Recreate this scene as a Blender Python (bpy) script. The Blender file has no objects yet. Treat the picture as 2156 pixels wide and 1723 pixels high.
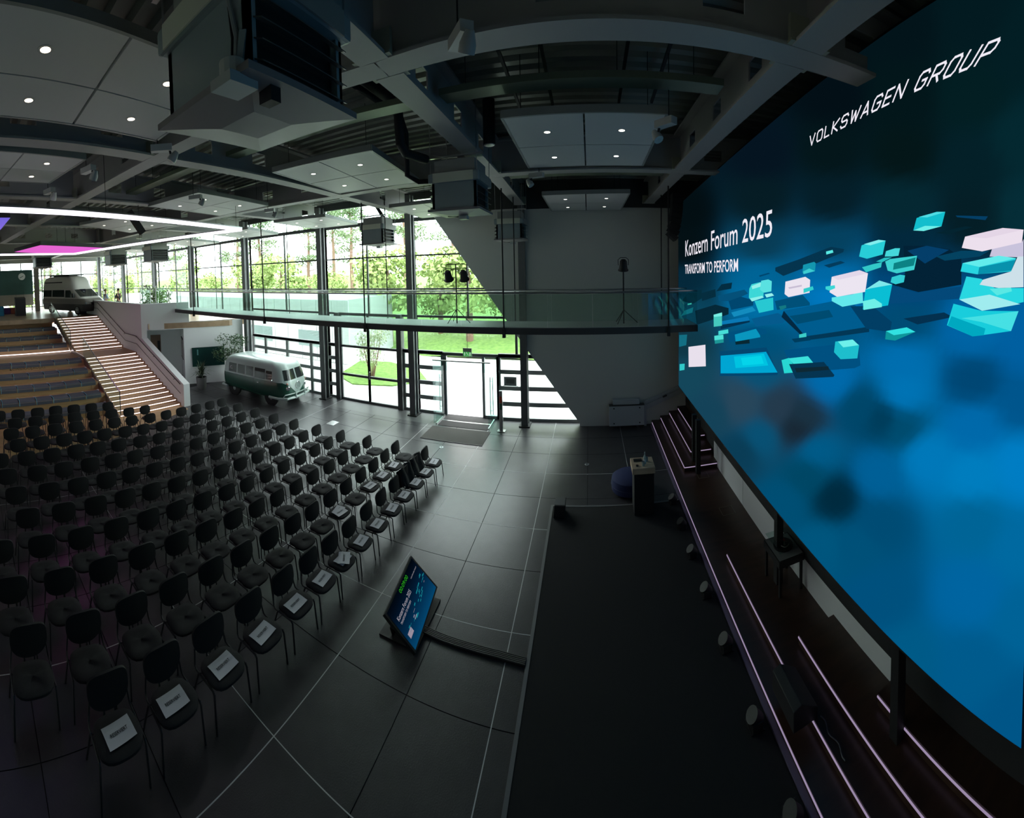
import bpy, bmesh, math, random
from mathutils import Matrix, Vector, Euler
random.seed(7)
SC = bpy.context.scene
COL = SC.collection
# ------------------------------------------------------------------ camera: a stitched cylindrical panorama shot from the side gallery
F, CY, YAW, PIT, ROL, H = 834.3048, 594.1405, -.195252, -.0384206, .0194202, 5.8
cr, sr = math.cos(ROL), math.sin(ROL); cp, sp = math.cos(PIT), math.sin(PIT); c_, s_ = math.cos(YAW), math.sin(YAW)
RR = Matrix(((cr, 0, -sr), (0, 1, 0), (sr, 0, cr))) @ Matrix(((1, 0, 0), (0, cp, sp), (0, -sp, cp))) @ Matrix(((c_, -s_, 0), (s_, c_, 0), (0, 0, 1)))
cd = bpy.data.cameras.new('camera'); co = bpy.data.objects.new('camera', cd); COL.objects.link(co)
_r, _f, _u = RR[0], RR[1], RR[2]
co.matrix_world = Matrix(((_r[0], _u[0], -_f[0], 0), (_r[1], _u[1], -_f[1], 0), (_r[2], _u[2], -_f[2], H), (0, 0, 0, 1)))
cd.type = 'PANO'; cd.panorama_type = 'CENTRAL_CYLINDRICAL'
cd.central_cylindrical_range_u_min = -1078 / F; cd.central_cylindrical_range_u_max = 1078 / F
cd.central_cylindrical_range_v_min = -(1723 - CY) / F; cd.central_cylindrical_range_v_max = CY / F
cd.central_cylindrical_radius = 1.0
cd.clip_start = 0.05; cd.clip_end = 500
SC.camera = co
# ------------------------------------------------------------------ overcast daylight
W = bpy.data.worlds.new('world'); SC.world = W; W.use_nodes = True
bg = W.node_tree.nodes['Background']; bg.inputs[0].default_value = (0.93, 0.97, 1.0, 1); bg.inputs[1].default_value = 9.0
def portal(name, loc, rot, sx, sy):
    l = bpy.data.lights.new(name, 'AREA'); l.shape = 'RECTANGLE'; l.size = sx; l.size_y = sy; l.cycles.is_portal = True
    o = bpy.data.objects.new(name, l); o.location = loc; o.rotation_euler = rot; COL.objects.link(o)
portal('daylight_portal', (-19.5, 14.75, 5.8), (math.radians(-90), 0, 0), 45, 4.2)
portal('daylight_portal', (-7.5, 14.75, 1.9), (math.radians(-90), 0, 0), 19, 3.8)
portal('daylight_portal', (-41.3, 6.5, 5.8), (0, math.radians(-90), 0), 4.6, 16)
VS = SC.view_settings
VS.view_transform = 'Standard'; VS.look = 'None'; VS.gamma = 1; VS.exposure = 0.0; VS.use_curve_mapping = False
SC.display_settings.display_device = 'sRGB'
SC.cycles.use_denoising = True
SC.cycles.max_bounces = 10; SC.cycles.diffuse_bounces = 5; SC.cycles.glossy_bounces = 4; SC.cycles.transparent_max_bounces = 24
SC.cycles.sample_clamp_indirect = 6

# ------------------------------------------------------------------ helpers
def srgb(r, g, b):
    f = lambda c: c / 12.92 if c <= .04045 else ((c + .055) / 1.055) ** 2.4
    return (f(r / 255), f(g / 255), f(b / 255))
MATS = {}
def mat(name, col=(.5, .5, .5), rough=.5, metal=0., spec=.5, bump=None, col2=None, nscale=8., emis=None, estr=1., wood=None, coat=0., anis=None):
    if name in MATS: return MATS[name]
    m = bpy.data.materials.new(name); m.use_nodes = True; nt = m.node_tree; N = nt.nodes; Lk = nt.links
    b = N['Principled BSDF']
    b.inputs['Base Color'].default_value = (*col, 1); b.inputs['Roughness'].default_value = rough; b.inputs['Metallic'].default_value = metal
    b.inputs['Specular IOR Level'].default_value = spec; b.inputs['Coat Weight'].default_value = coat
    tc = None
    if col2 is not None or bump is not None or wood is not None:
        tc = N.new('ShaderNodeTexCoord'); mp = N.new('ShaderNodeMapping'); Lk.new(tc.outputs['Object'], mp.inputs[0])
    if wood is not None:
        mp.inputs['Scale'].default_value = wood
    if col2 is not None:
        n = N.new('ShaderNodeTexNoise'); n.inputs['Scale'].default_value = nscale; n.inputs['Detail'].default_value = 6; Lk.new(mp.outputs[0], n.inputs[0])
        mx = N.new('ShaderNodeMix'); mx.data_type = 'RGBA'; rp = N.new('ShaderNodeMapRange'); rp.inputs[1].default_value = .35; rp.inputs[2].default_value = .65
        Lk.new(n.outputs[0], rp.inputs[0]); Lk.new(rp.outputs[0], mx.inputs[0]); mx.inputs[6].default_value = (*col, 1); mx.inputs[7].default_value = (*col2, 1)
        Lk.new(mx.outputs[2], b.inputs['Base Color'])
    if bump is not None:
        n2 = N.new('ShaderNodeTexNoise'); n2.inputs['Scale'].default_value = bump[0]; n2.inputs['Detail'].default_value = 4; Lk.new(mp.outputs[0], n2.inputs[0])
        bp = N.new('ShaderNodeBump'); bp.inputs['Strength'].default_value = bump[1]; bp.inputs['Distance'].default_value = .02
        Lk.new(n2.outputs[0], bp.inputs['Height']); Lk.new(bp.outputs[0], b.inputs['Normal'])
    if emis is not None:
        b.inputs['Emission Color'].default_value = (*emis, 1); b.inputs['Emission Strength'].default_value = estr
    MATS[name] = m; return m
def glass(name, tint=(.93, .97, .95), ior=1.45, rough=0.0, refl=1.0):
    if name in MATS: return MATS[name]
    m = bpy.data.materials.new(name); m.use_nodes = True; nt = m.node_tree; N = nt.nodes; Lk = nt.links; N.clear()
    o = N.new('ShaderNodeOutputMaterial'); t = N.new('ShaderNodeBsdfTransparent'); t.inputs[0].default_value = (*tint, 1)
    g = N.new('ShaderNodeBsdfGlossy'); g.inputs['Roughness'].default_value = rough; g.inputs[0].default_value = (refl, refl, refl, 1)
    mx = N.new('ShaderNodeMixShader'); mx.inputs[0].default_value = .045
    Lk.new(t.outputs[0], mx.inputs[1]); Lk.new(g.outputs[0], mx.inputs[2]); Lk.new(mx.outputs[0], o.inputs[0])
    MATS[name] = m; return m
def emit(name, col, strength=1., attr=None):
    if name in MATS: return MATS[name]
    m = bpy.data.materials.new(name); m.use_nodes = True; nt = m.node_tree; N = nt.nodes; N.clear()
    o = N.new('ShaderNodeOutputMaterial'); e = N.new('ShaderNodeEmission'); e.inputs[0].default_value = (*col, 1); e.inputs[1].default_value = strength
    if attr:
        a = N.new('ShaderNodeVertexColor'); a.layer_name = attr; nt.links.new(a.outputs[0], e.inputs[0])
    nt.links.new(e.outputs[0], o.inputs[0]); MATS[name] = m; return m

class MB:
    """collects geometry, then builds one mesh object"""
    def __init__(s): s.v = []; s.f = []; s.mi = []; s.m = 0; s.col = []
    def add(s, vs, fs):
        o = len(s.v); s.v += [tuple(v) for v in vs]; s.f += [tuple(i + o for i in f) for f in fs]; s.mi += [s.m] * len(fs); return s
    def box(s, x0, x1, y0, y1, z0, z1, M=None):
        vs = [Vector(p) for p in ((x0, y0, z0), (x1, y0, z0), (x1, y1, z0), (x0, y1, z0), (x0, y0, z1), (x1, y0, z1), (x1, y1, z1), (x0, y1, z1))]
        if M is not None: vs = [M @ v for v in vs]
        return s.add(vs, ((0, 3, 2, 1), (4, 5, 6, 7), (0, 1, 5, 4), (1, 2, 6, 5), (2, 3, 7, 6), (3, 0, 4, 7)))
    def cbox(s, c, d, M=None):
        T = Matrix.Translation(c) @ (M.to_4x4() if M is not None else Matrix.Identity(4))
        return s.box(-d[0] / 2, d[0] / 2, -d[1] / 2, d[1] / 2, -d[2] / 2, d[2] / 2, T)
    def beam(s, p0, p1, w, h, up=(0, 0, 1)):
        p0 = Vector(p0); p1 = Vector(p1); d = (p1 - p0); L = d.length
        if L < 1e-6: return s
        d /= L; u = Vector(up); r = d.cross(u)
        if r.length < 1e-5: u = Vector((1, 0, 0)); r = d.cross(u)
        r.normalize(); u = r.cross(d)
        vs = [p + r * a * w / 2 + u * b * h / 2 for p in (p0, p1) for a, b in ((-1, -1), (1, -1), (1, 1), (-1, 1))]
        return s.add(vs, ((0, 1, 2, 3), (7, 6, 5, 4), (0, 4, 5, 1), (1, 5, 6, 2), (2, 6, 7, 3), (3, 7, 4, 0)))
    def tube(s, pts, r, n=8, cap=True):
        pts = [Vector(p) for p in pts]; rings = []; k = len(pts)
        rad = r if isinstance(r, (list, tuple)) else [r] * k
        prev = None
        for i, p in enumerate(pts):
            t = (pts[min(i + 1, k - 1)] - pts[max(i - 1, 0)]).normalized()
            if prev is None:
                a = Vector((0, 0, 1)) if abs(t.z) < .9 else Vector((1, 0, 0)); u = t.cross(a).normalized()
            else:
                u = prev - t * prev.dot(t)
                u = u.normalized() if u.length > 1e-6 else t.orthogonal().normalized()
            prev = u; w = t.cross(u)
            rings.append([p + (u * math.cos(2 * math.pi * j / n) + w * math.sin(2 * math.pi * j / n)) * rad[i] for j in range(n)])
        vs = [v for rg in rings for v in rg]; fs = []
        for i in range(k - 1):
            for j in range(n): fs.append((i * n + j, i * n + (j + 1) % n, (i + 1) * n + (j + 1) % n, (i + 1) * n + j))
        if cap: fs.append(tuple(range(n - 1, -1, -1))); fs.append(tuple((k - 1) * n + j for j in range(n)))
        return s.add(vs, fs)
    def cyl(s, p0, p1, r, n=12): return s.tube([p0, p1], r, n)
    def lathe(s, prof, n=16, M=None, axis='z'):
        vs = []; fs = []; k = len(prof)
        for (r, z) in prof:
            for j in range(n):
                a = 2 * math.pi * j / n; c, q = r * math.cos(a), r * math.sin(a)
                v = Vector((c, q, z)) if axis == 'z' else Vector((c, z, q))
                vs.append(M @ v if M is not None else v)
        for i in range(k - 1):
            for j in range(n): fs.append((i * n + j, i * n + (j + 1) % n, (i + 1) * n + (j + 1) % n, (i + 1) * n + j))
        if prof[0][0] > 1e-6: fs.append(tuple(range(n - 1, -1, -1)))
        if prof[-1][0] > 1e-6: fs.append(tuple((k - 1) * n + j for j in range(n)))
        return s.add(vs, fs)
    def prism(s, poly, a, b, axis='y'):
        """extrude a 2-D polygon; axis y: poly is (x,z); axis x: poly is (y,z); axis z: poly is (x,y)"""
        k = len(poly)
        mk = {'y': lambda p, t: (p[0], t, p[1]), 'x': lambda p, t: (t, p[0], p[1]), 'z': lambda p, t: (p[0], p[1], t)}[axis]
        vs = [mk(p, a) for p in poly] + [mk(p, b) for p in poly]
        fs = [tuple(range(k)), tuple(range(2 * k - 1, k - 1, -1))] + [(i, (i + 1) % k + 0, (i + 1) % k + k, i + k) for i in range(k)]
        return s.add(vs, fs)
    def grid(s, fn, nu, nv, flip=False):
        vs = [fn(i / nu, j / nv) for i in range(nu + 1) for j in range(nv + 1)]; fs = []
        for i in range(nu):
            for j in range(nv):
                q = (i * (nv + 1) + j, (i + 1) * (nv + 1) + j, (i + 1) * (nv + 1) + j + 1, i * (nv + 1) + j + 1)
                fs.append(q[::-1] if flip else q)
        return s.add(vs, fs)
    def sphere(s, c, r, n=12, m=8, sc=(1, 1, 1)):
        c = Vector(c)
        return s.grid(lambda u, v: (c.x + sc[0] * r * math.sin(math.pi * v) * math.cos(2 * math.pi * u), c.y + sc[1] * r * math.sin(math.pi * v) * math.sin(2 * math.pi * u), c.z + sc[2] * r * math.cos(math.pi * v)), n, m)
    def quad(s, a, b, c, d): return s.add((a, b, c, d), ((0, 1, 2, 3),))
    def mesh(s, name, mats, smooth=False, bevel=None):
        me = bpy.data.meshes.new(name); me.from_pydata(s.v, [], s.f)
        for m in (mats if isinstance(mats, (list, tuple)) else [mats]): me.materials.append(m)
        if any(s.mi): me.polygons.foreach_set('material_index', s.mi)
        bm = bmesh.new(); bm.from_mesh(me)
        bmesh.ops.remove_doubles(bm, verts=bm.verts, dist=1e-5); bmesh.ops.recalc_face_normals(bm, faces=bm.faces)
        if bevel: bmesh.ops.bevel(bm, geom=[e for e in bm.edges if e.calc_length() > bevel * 2.2 and e.is_manifold and e.calc_face_angle(0) > .6], offset=bevel, segments=2, affect='EDGES', profile=.6)
        if smooth:
            for f in bm.faces: f.smooth = True
        bm.to_mesh(me); bm.free()
        if smooth:
            try: me.set_sharp_from_angle(angle=math.radians(42))
            except Exception: pass
        return me
    def build(s, name, mats, parent=None, smooth=False, loc=None, bevel=None):
        return ob(name, s.mesh(name, mats, smooth, bevel), parent, loc)
def ob(name, me, parent=None, loc=None, rz=0.):
    o = bpy.data.objects.new(name, me); COL.objects.link(o)
    if parent is not None: o.parent = parent
    if loc is not None: o.location = loc
    if rz: o.rotation_euler = (0, 0, rz)
    return o
def tag(o, label=None, cat=None, group=None, kind=None):
    if label: o['label'] = label
    if cat: o['category'] = cat
    if group: o['group'] = group
    if kind: o['kind'] = kind
    return o
def thing(name, label, cat, loc=(0, 0, 0), rz=0., group=None):
    o = bpy.data.objects.new(name, None); COL.objects.link(o); o.location = loc; o.rotation_euler = (0, 0, rz); o.empty_display_size = .2
    return tag(o, label, cat, group)
def struct(name, mb, m, label=None, parent=None, **k):
    o = mb.build(name, m, parent, **k)
    if parent is None: o['kind'] = 'structure'
    if label: o['label'] = label
    return o
def structe(name, loc=(0, 0, 0)):
    o = bpy.data.objects.new(name, None); COL.objects.link(o); o.location = loc; o['kind'] = 'structure'; return o
def copy_tree(o, parent=None):
    c = o.copy(); COL.objects.link(c); c.parent = parent
    for ch in [x for x in KIDS.get(o.name, [])]: copy_tree(ch, c)
    return c
KIDS = {}
def index_kids():
    KIDS.clear()
    for o in bpy.data.objects:
        if o.parent is not None: KIDS.setdefault(o.parent.name, []).append(o)
def Rz(a): return Matrix.Rotation(a, 4, 'Z')
def lerp(a, b, t): return a + (b - a) * t
def text_mesh(body, bold=0.0, res=3):
    """text flattened to a mesh, normalised to the unit rectangle; returns (verts2d, faces, aspect)"""
    cu = bpy.data.curves.new('lettering', 'FONT'); cu.body = body; cu.size = 1; cu.offset = bold; cu.resolution_u = res; cu.fill_mode = 'FRONT'
    o = bpy.data.objects.new('lettering', cu); COL.objects.link(o)
    dg = bpy.context.evaluated_depsgraph_get(); me = bpy.data.meshes.new_from_object(o.evaluated_get(dg))
    vs = [v.co.copy() for v in me.vertices]; fs = [tuple(p.vertices) for p in me.polygons]
    bpy.data.objects.remove(o); bpy.data.curves.remove(cu); bpy.data.meshes.remove(me)
    x0 = min(v.x for v in vs); x1 = max(v.x for v in vs); y0 = min(v.y for v in vs); y1 = max(v.y for v in vs)
    return [((v.x - x0) / (x1 - x0), (v.y - y0) / (y1 - y0)) for v in vs], fs, (x1 - x0) / (y1 - y0)
def text_on(mb, body, fn, bold=0.0):
    vs, fs, asp = text_mesh(body, bold); mb.add([fn(u, v) for u, v in vs], fs); return asp
ORD = ['first', 'second', 'third', 'fourth', 'fifth', 'sixth', 'seventh', 'eighth', 'ninth', 'tenth', 'eleventh', 'twelfth', 'thirteenth', 'fourteenth', 'fifteenth', 'sixteenth']
def leaf_cloud(mb, centres, n, size, seed=1, up=.3):
    rnd = random.Random(seed)
    for (c, rad) in centres:
        for _ in range(n):
            while True:
                p = Vector((rnd.uniform(-1, 1), rnd.uniform(-1, 1), rnd.uniform(-1, 1)))
                if .05 < p.length <= 1: break
            p = p.normalized() * (p.length ** .5)
            q = Vector(c) + Vector((p.x * rad[0], p.y * rad[1], p.z * rad[2]))
            d = (p.normalized() + Vector((rnd.uniform(-.8, .8), rnd.uniform(-.8, .8), rnd.uniform(-.8, .8) + up))).normalized()
            a = d.orthogonal().normalized(); a = (Matrix.Rotation(rnd.uniform(0, 6.28), 3, d) @ a); b = d.cross(a)
            L = size[0] * rnd.uniform(.6, 1.3); w = size[1] * rnd.uniform(.6, 1.3)
            mb.add([q - a * L * .5, q + b * w * .5, q + a * L * .5, q - b * w * .5], ((0, 1, 2, 3),))
# ------------------------------------------------------------------ materials
M_tile = mat('charcoal_tile', (.036, .034, .037), .33, bump=(60, .10), col2=(.046, .044, .047), nscale=3, spec=.55)
M_grout = mat('dark_grout', (.02, .02, .02), .9)
M_strip = mat('pale_joint_strip', (.55, .55, .55), .5)
M_white = mat('white_paint', (.74, .75, .75), .7, bump=(90, .02))
M_wallgrey = mat('pale_wall_paint', (.60, .61, .58), .75, bump=(90, .02))
M_dark = mat('anthracite_steel', (.055, .056, .058), .5, spec=.4)
M_steel = mat('grey_painted_steel', (.13, .135, .14), .5)
M_frame = mat('window_frame_grey', (.085, .087, .09), .45)
M_frameL = mat('light_window_rail', (.23, .235, .24), .45)
M_black = mat('matt_black', (.009, .009, .010), .6)
M_blackwall = mat('black_cladding', (.014, .014, .016), .7)
M_glass = glass('clear_glazing', (.90, .95, .93))
M_rglass = glass('balustrade_glass', (.84, .91, .88), 1.5)
M_vglass = glass('green_edge_glass', (.82, .92, .90), 1.5)
M_wood = mat('oak_boards', (.40, .245, .115), .5, col2=(.52, .335, .165), nscale=2.2, wood=(1.2, .35, 6))
M_woodd = mat('dark_parquet', (.035, .018, .012), .35, col2=(.055, .028, .018), nscale=3, wood=(.5, 3, 1))
M_oaktop = mat('pale_oak_top', (.42, .30, .20), .5, col2=(.52, .38, .26), nscale=4, wood=(1, 6, 1))
M_deck = mat('corrugated_deck', (.26, .27, .24), .45, metal=.3)
M_led = emit('white_led_line', (1, .86, .90), 2.2)
M_ledp = emit('violet_led_line', (.80, .62, .95), .40)
M_silver = mat('brushed_steel', (.55, .56, .57), .3, metal=1.)
M_carpet = mat('black_carpet', (.006, .006, .007), .95, bump=(300, .3))
M_paving = mat('pale_paving', (.66, .65, .63), .85, col2=(.72, .71, .69), nscale=.6)
M_grass = mat('lawn_green', (.10, .20, .035), .9, col2=(.17, .30, .06), nscale=4, bump=(40, .6))
M_annex = mat('white_panel_facade', (.72, .73, .73), .6)

# ------------------------------------------------------------------ floor: slab, charcoal tiles, pale joint strips, oak strip
XL = [1.03 - 1.163 * k for k in range(-2, 15)]
XL = sorted([3.36, 2.20, 1.04, -.11, -1.29, -2.47, -3.62, -4.78, -5.94, -7.10, -8.26, -9.42, -10.5, -11.7, -12.9, -14.1, -15.3, -16.5, -17.7])
YL = [-2.9, -1.75, -.6, .65, 1.95, 3.24, 4.60, 5.93, 7.23, 8.44, 9.63, 10.8, 11.95, 13.1, 14.45]
floor = struct('floor', MB().box(-45, 4.6, -3.2, 14.6, -.3, -.012), M_grout, 'charcoal tiled hall floor with pale joints')
meshes = {}
for i in range(len(XL) - 1):
    for j in range(len(YL) - 1):
        w = round(XL[i + 1] - XL[i], 2); d = round(YL[j + 1] - YL[j], 2); g = .006
        if (w, d) not in meshes: meshes[(w, d)] = MB().box(-w / 2 + g, w / 2 - g, -d / 2 + g, d / 2 - g, -.012, 0).mesh('tile', M_tile)
        ob('tile', meshes[(w, d)], floor, ((XL[i] + XL[i + 1]) / 2, (YL[j] + YL[j + 1]) / 2, random.uniform(-.0006, .0006)))
for x in (-10.5, -5.94, -3.62, -1.29, 1.04):
    MB().box(x - .007, x + .007, -2.9, 14.4, -.011, .0008).build('joint_strip', M_strip, floor)
for y in (3.24, 5.93, 8.44, 10.8):
    MB().box(-12.9, 3.3, y - .006, y + .006, -.011, .0012).build('joint_strip', M_strip, floor)
MB().prism([(-12.9, -3.0), (-13.2, 1.0), (-13.6, 5.0), (-14.85, 9.02), (-15.6, 9.02), (-45, 9.02), (-45, -3.0)], -.01, .006, 'z').build('oak_floor_strip', M_wood, floor)
MB().prism([(-10.45, 13.4), (-5.9, 13.4), (-5.9, 14.4), (-10.45, 14.4)], 0, .0015, 'z').build('threshold_strip', mat('threshold_stone', (.10, .10, .10), .4), floor)

# ------------------------------------------------------------------ walls
DZ = 3.36                                   # upper deck level
wf = MB().prism([(-5.83, 7.85), (-.40, .1), (-.40, 0), (4.4, 0), (4.4, 7.85)], 14.1, 14.42, 'y')
struct('wall_far', wf, M_wallgrey, 'pale wall with slanting edge beside the glass facade')
struct('wall_far_upper', MB().box(-5.9, 4.4, 14.15, 14.6, 7.85, 9.1), M_dark)
struct('wall_screen', MB().box(3.98, 4.4, -3.2, 14.42, 0, 9.1), M_blackwall, 'black wall behind the large LED screen')
struct('wall_near', MB().box(-45, 4.4, -3.5, -3.2, 0, 9.1), mat('near_wall_grey', (.62, .62, .60), .8), 'grey side wall behind the gallery')
# slanted white wall under the upper deck with the niche
P0 = Vector((-19.4, 9.03)); dW = Vector((2.5, 4.97)).normalized(); nW = Vector((dW.y, -dW.x))
def wp(s, z, off=0.): p = P0 + dW * s + nW * off; return (p.x, p.y, z)
def wbox(mb, s0, s1, z0, z1, o0, o1):
    vs = [wp(s0, z0, o0), wp(s1, z0, o0), wp(s1, z0, o1), wp(s0, z0, o1), wp(s0, z1, o0), wp(s1, z1, o0), wp(s1, z1, o1), wp(s0, z1, o1)]
    return mb.add(vs, ((0, 3, 2, 1), (4, 5, 6, 7), (0, 1, 5, 4), (1, 2, 6, 5), (2, 3, 7, 6), (3, 0, 4, 7)))
mb = MB(); wbox(mb, 0, .28, 0, 4.45, -.3, 0); wbox(mb, .28, 2.27, 3.02, 4.45, -.3, 0); wbox(mb, 2.27, 5.55, 0, 3.36, -.3, 0); wbox(mb, 2.27, 2.6, 3.36, 4.45, -.3, 0)
wt = struct('wall_tribune', mb, M_white, 'white slanted wall with a dark niche under the upper deck')
mb = MB(); wbox(mb, .0, .1, 0, 3.02, -2.2, -.3); wbox(mb, 2.27, 2.37, 0, 3.02, -2.2, -.3); wbox(mb, .1, 2.27, 0, 3.02, -2.3, -2.2); wbox(mb, .1, 2.27, 3.02, 3.1, -2.2, -.3)
mb.build('niche_lining', M_white, wt)
mb = MB(); wbox(mb, .45, 1.05, 0, 2.45, -2.19, -2.15); mb.build('niche_door', mat('niche_door_wood', (.20, .11, .07), .5), wt)
mb = MB(); wbox(mb, .85, 1.0, .3, 2.1, -2.15, -2.12); mb.build('niche_door_panel', M_black, wt)
# stair side wall (white, slanted top with handrails)
LX0, LN, LT, LR = -15.5, 15, .331, .1167          # lower flight: first riser X, risers, tread, rise
LAND_Z = LN * LR; UX0, UN, UT = -22.12, 12, .40; UR = (DZ - LAND_Z) / UN
pts = [(-15.2, 0), (-15.2, .97), (-20.05, 2.72), (-21.6, 2.72), (-26.4, 4.36), (-30.2, 4.36), (-30.2, 0)]
pts = [(-15.2, 0), (-15.2, 1.0), (-19.4, 2.62), (-19.4, 4.45), (-30.0, 4.40), (-30.0, 0)]
sw = struct('wall_stair', MB().prism(pts, 9.03, 9.35, 'y'), M_white, 'white stair side wall with steel handrails')
for off, rr in ((0, .022), (-.42, .014)):
    MB().tube([(-29.6, 8.97, 4.25 + off), (-26.45, 8.97, 4.3 + off), (-21.6, 8.97, 2.66 + off), (-20.0, 8.97, 2.66 + off), (-15.4, 8.97, 1.0 + off)], rr, 6).build('handrail', M_dark, sw)
for x, z in ((-28.5, 4.2), (-26.6, 4.2), (-24, 3.4), (-21.8, 2.6), (-20.1, 2.6), (-18, 1.85), (-16, 1.1)):
    MB().cyl((x, 9.03, z), (x, 8.97, z), .012, 6).build('rail_bracket', M_dark, sw)
# end glass wall, deck slab
mb = MB().box(-41, -26.95, -3.0, 9.03, 3.06, DZ).box(-41, -19.2, 9.35, 14.45, 3.06, DZ)
mb.prism([(-19.2, 9.45), (-17.2, 13.3), (-17.0, 14.3), (-19.2, 14.3)], 3.06, DZ, 'z')
struct('floor_deck', mb, mat('deck_parquet', (.36, .25, .16), .3, col2=(.44, .31, .20), nscale=3), 'glossy parquet floor of the upper deck')
struct('wall_deck_under', MB().box(-41, -27.2, -3.0, -2.9, 0, 3.06), M_white)

# ------------------------------------------------------------------ stairs with lit risers
st = thing('stairs', 'oak staircase with glowing white lines under every tread', 'staircase')
for k in range(LN):
    x = LX0 - LT * k
    MB().box(x - LT - (2.2 if k == LN - 1 else 0), x, 6.0, 9.03, max(0, LR * k - .3), LR * (k + 1)).build('tread', M_wood, st)
    MB().box(x, x + .012, 6.08, 8.95, LR * (k + 1) - .062, LR * (k + 1) - .030).build('led_line', M_led, st)
for k in range(UN):
    x = UX0 - UT * k
    MB().box(x - UT - (.45 if k == UN - 1 else 0), x, 6.0, 9.03, LAND_Z + UR * k - .3, LAND_Z + UR * (k + 1)).build('tread', M_wood, st)
    MB().box(x, x + .012, 6.08, 8.95, LAND_Z + UR * (k + 1) - .066, LAND_Z + UR * (k + 1) - .032).build('led_line', M_led, st)
MB().prism([(-15.4, 0), (-15.4, .12), (-20.2, 1.82), (-22.1, 1.82), (-26.95, 3.42), (-26.95, 3.1), (-22.1, 1.5), (-20.2, 1.5), (-16.1, 0)], 5.95, 6.0, 'y').build('stringer', M_silver, st)
def balustrade(label, pts, base):
    t = thing('glass_balustrade', label, 'balustrade')
    for i in range(len(pts) - 1):
        (xa, za), (xb, zb) = pts[i], pts[i + 1]; n = max(1, round(math.hypot(xb - xa, zb - za) / 1.6))
        for k in range(n):
            u0, u1 = k / n, (k + 1) / n; p = [(lerp(xa, xb, u0), lerp(za, zb, u0)), (lerp(xa, xb, u1), lerp(za, zb, u1))]
            MB().prism([(p[0][0], p[0][1] - base), (p[1][0], p[1][1] - base), (p[1][0], p[1][1]), (p[0][0], p[0][1])], 5.96, 5.975, 'y').build('glass_panel', M_rglass, t)
    MB().tube([(x, 5.968, z) for x, z in pts], .025, 8).build('handrail', M_silver, t)
    for x, z in (pts[0],): MB().cyl((x, 5.968, z), (x, 5.968, z - base), .018, 6).build('end_post', M_dark, t)
    return t
balustrade('glass balustrade with steel handrail beside the lower stair flight', [(-15.2, 1.2), (-20.3, 2.82)], .95)
balustrade('glass balustrade with steel handrail beside the upper stair flight', [(-22.8, 2.88), (-27.9, 4.40)], .95)

# ------------------------------------------------------------------ tribune tiers
tiersX = [-16.2, -16.95, -17.85, -18.85, -20.1]; tiersZ = [.40, .76, 1.10, 1.44, 1.73]
upX = [-23.2, -24.75, -26.2, -27.7]; upZ = [2.10, 2.44, 2.80, 3.24]
tr = thing('seating_tribune', 'oak stepped seating tribune with lettering on its risers', 'tribune')
for i, (x, z) in enumerate(zip(tiersX, tiersZ)):
    xb = tiersX[i + 1] if i < 4 else -22.9
    MB().box(xb - .02, x, -2.8, 5.94, max(0, z - .5), z - .07).build('tier', M_wood, tr)
for i, (x, z) in enumerate(zip(upX, upZ)):
    xb = upX[i + 1] if i < 3 else -28.9
    MB().box(xb - .02, x, -2.8, 5.94, z - .6, z - .07).build('tier', M_wood, tr)
MB().box(-23.25, -22.9, -2.8, 5.94, 1.3, 1.66).build('tier', M_wood, tr)
MB().box(-22.9, -22.88, -2.0, 5.9, 1.70, 1.75).build('led_line', M_led, tr)
for i, x in enumerate(tiersX): MB().box(x - .12, x + .02, 5.60, 5.94, max(0.01, tiersZ[i] - .42), tiersZ[i] - .2).build('side_step', M_wood, tr)
tmb = MB(); text_on(tmb, 'καλωσόρισμα', lambda u, v: (tiersX[4] + .004, lerp(2.0, 3.85, u), lerp(1.38, 1.60, v)), .01)
tmb.build('lettering', mat('burnt_lettering', (.14, .09, .045), .7), tr)
tmb = MB(); text_on(tmb, 'καλωσόρισμα', lambda u, v: (upX[2] + .004, lerp(1.2, 3.6, u), lerp(2.55, 2.70, v)), .01); tmb.build('lettering', MATS['burnt_lettering'], tr)

# ------------------------------------------------------------------ balcony walkway with glass rail and hangers
BY0, BY1, BZ = 10.7, 12.0, 4.12
bal = structe('walkway_bridge', (0, 0, 0)); bal['label'] = 'slim steel walkway bridge with glass rail across the facade'
MB().box(-18.55, 3.9, BY0, BY1, 3.96, 4.06).build('deck_plate', M_dark, bal)
MB().box(-18.55, 3.9, BY0 + .02, BY1, 4.06, BZ).build('floor_finish', mat('bridge_floor', (.55, .55, .56), .5), bal)
MB().box(-18.55, 3.9, BY0 - .03, BY0 + .02, 3.93, 4.11).build('edge_beam', M_dark, bal)
MB().box(-18.2, 3.9, BY1 - .02, BY1 + .03, 3.93, 4.11).build('edge_beam', M_dark, bal)
n = 18
for k in range(n):
    a = -18.5 + 22.3 * k / n; b = -18.5 + 22.3 * (k + 1) / n
    MB().box(a + .008, b - .008, BY0 + .03, BY0 + .045, BZ - .02, 5.02).build('glass_panel', M_rglass, bal)
    MB().box(a + .008, b - .008, BY1 - .045, BY1 - .03, BZ, 5.02).build('glass_panel', M_rglass, bal)
for y in (BY0 + .037, BY1 - .037): MB().tube([(-18.5, y, 5.07), (3.85, y, 5.07)], .028, 8).build('handrail', M_silver, bal)
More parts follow.
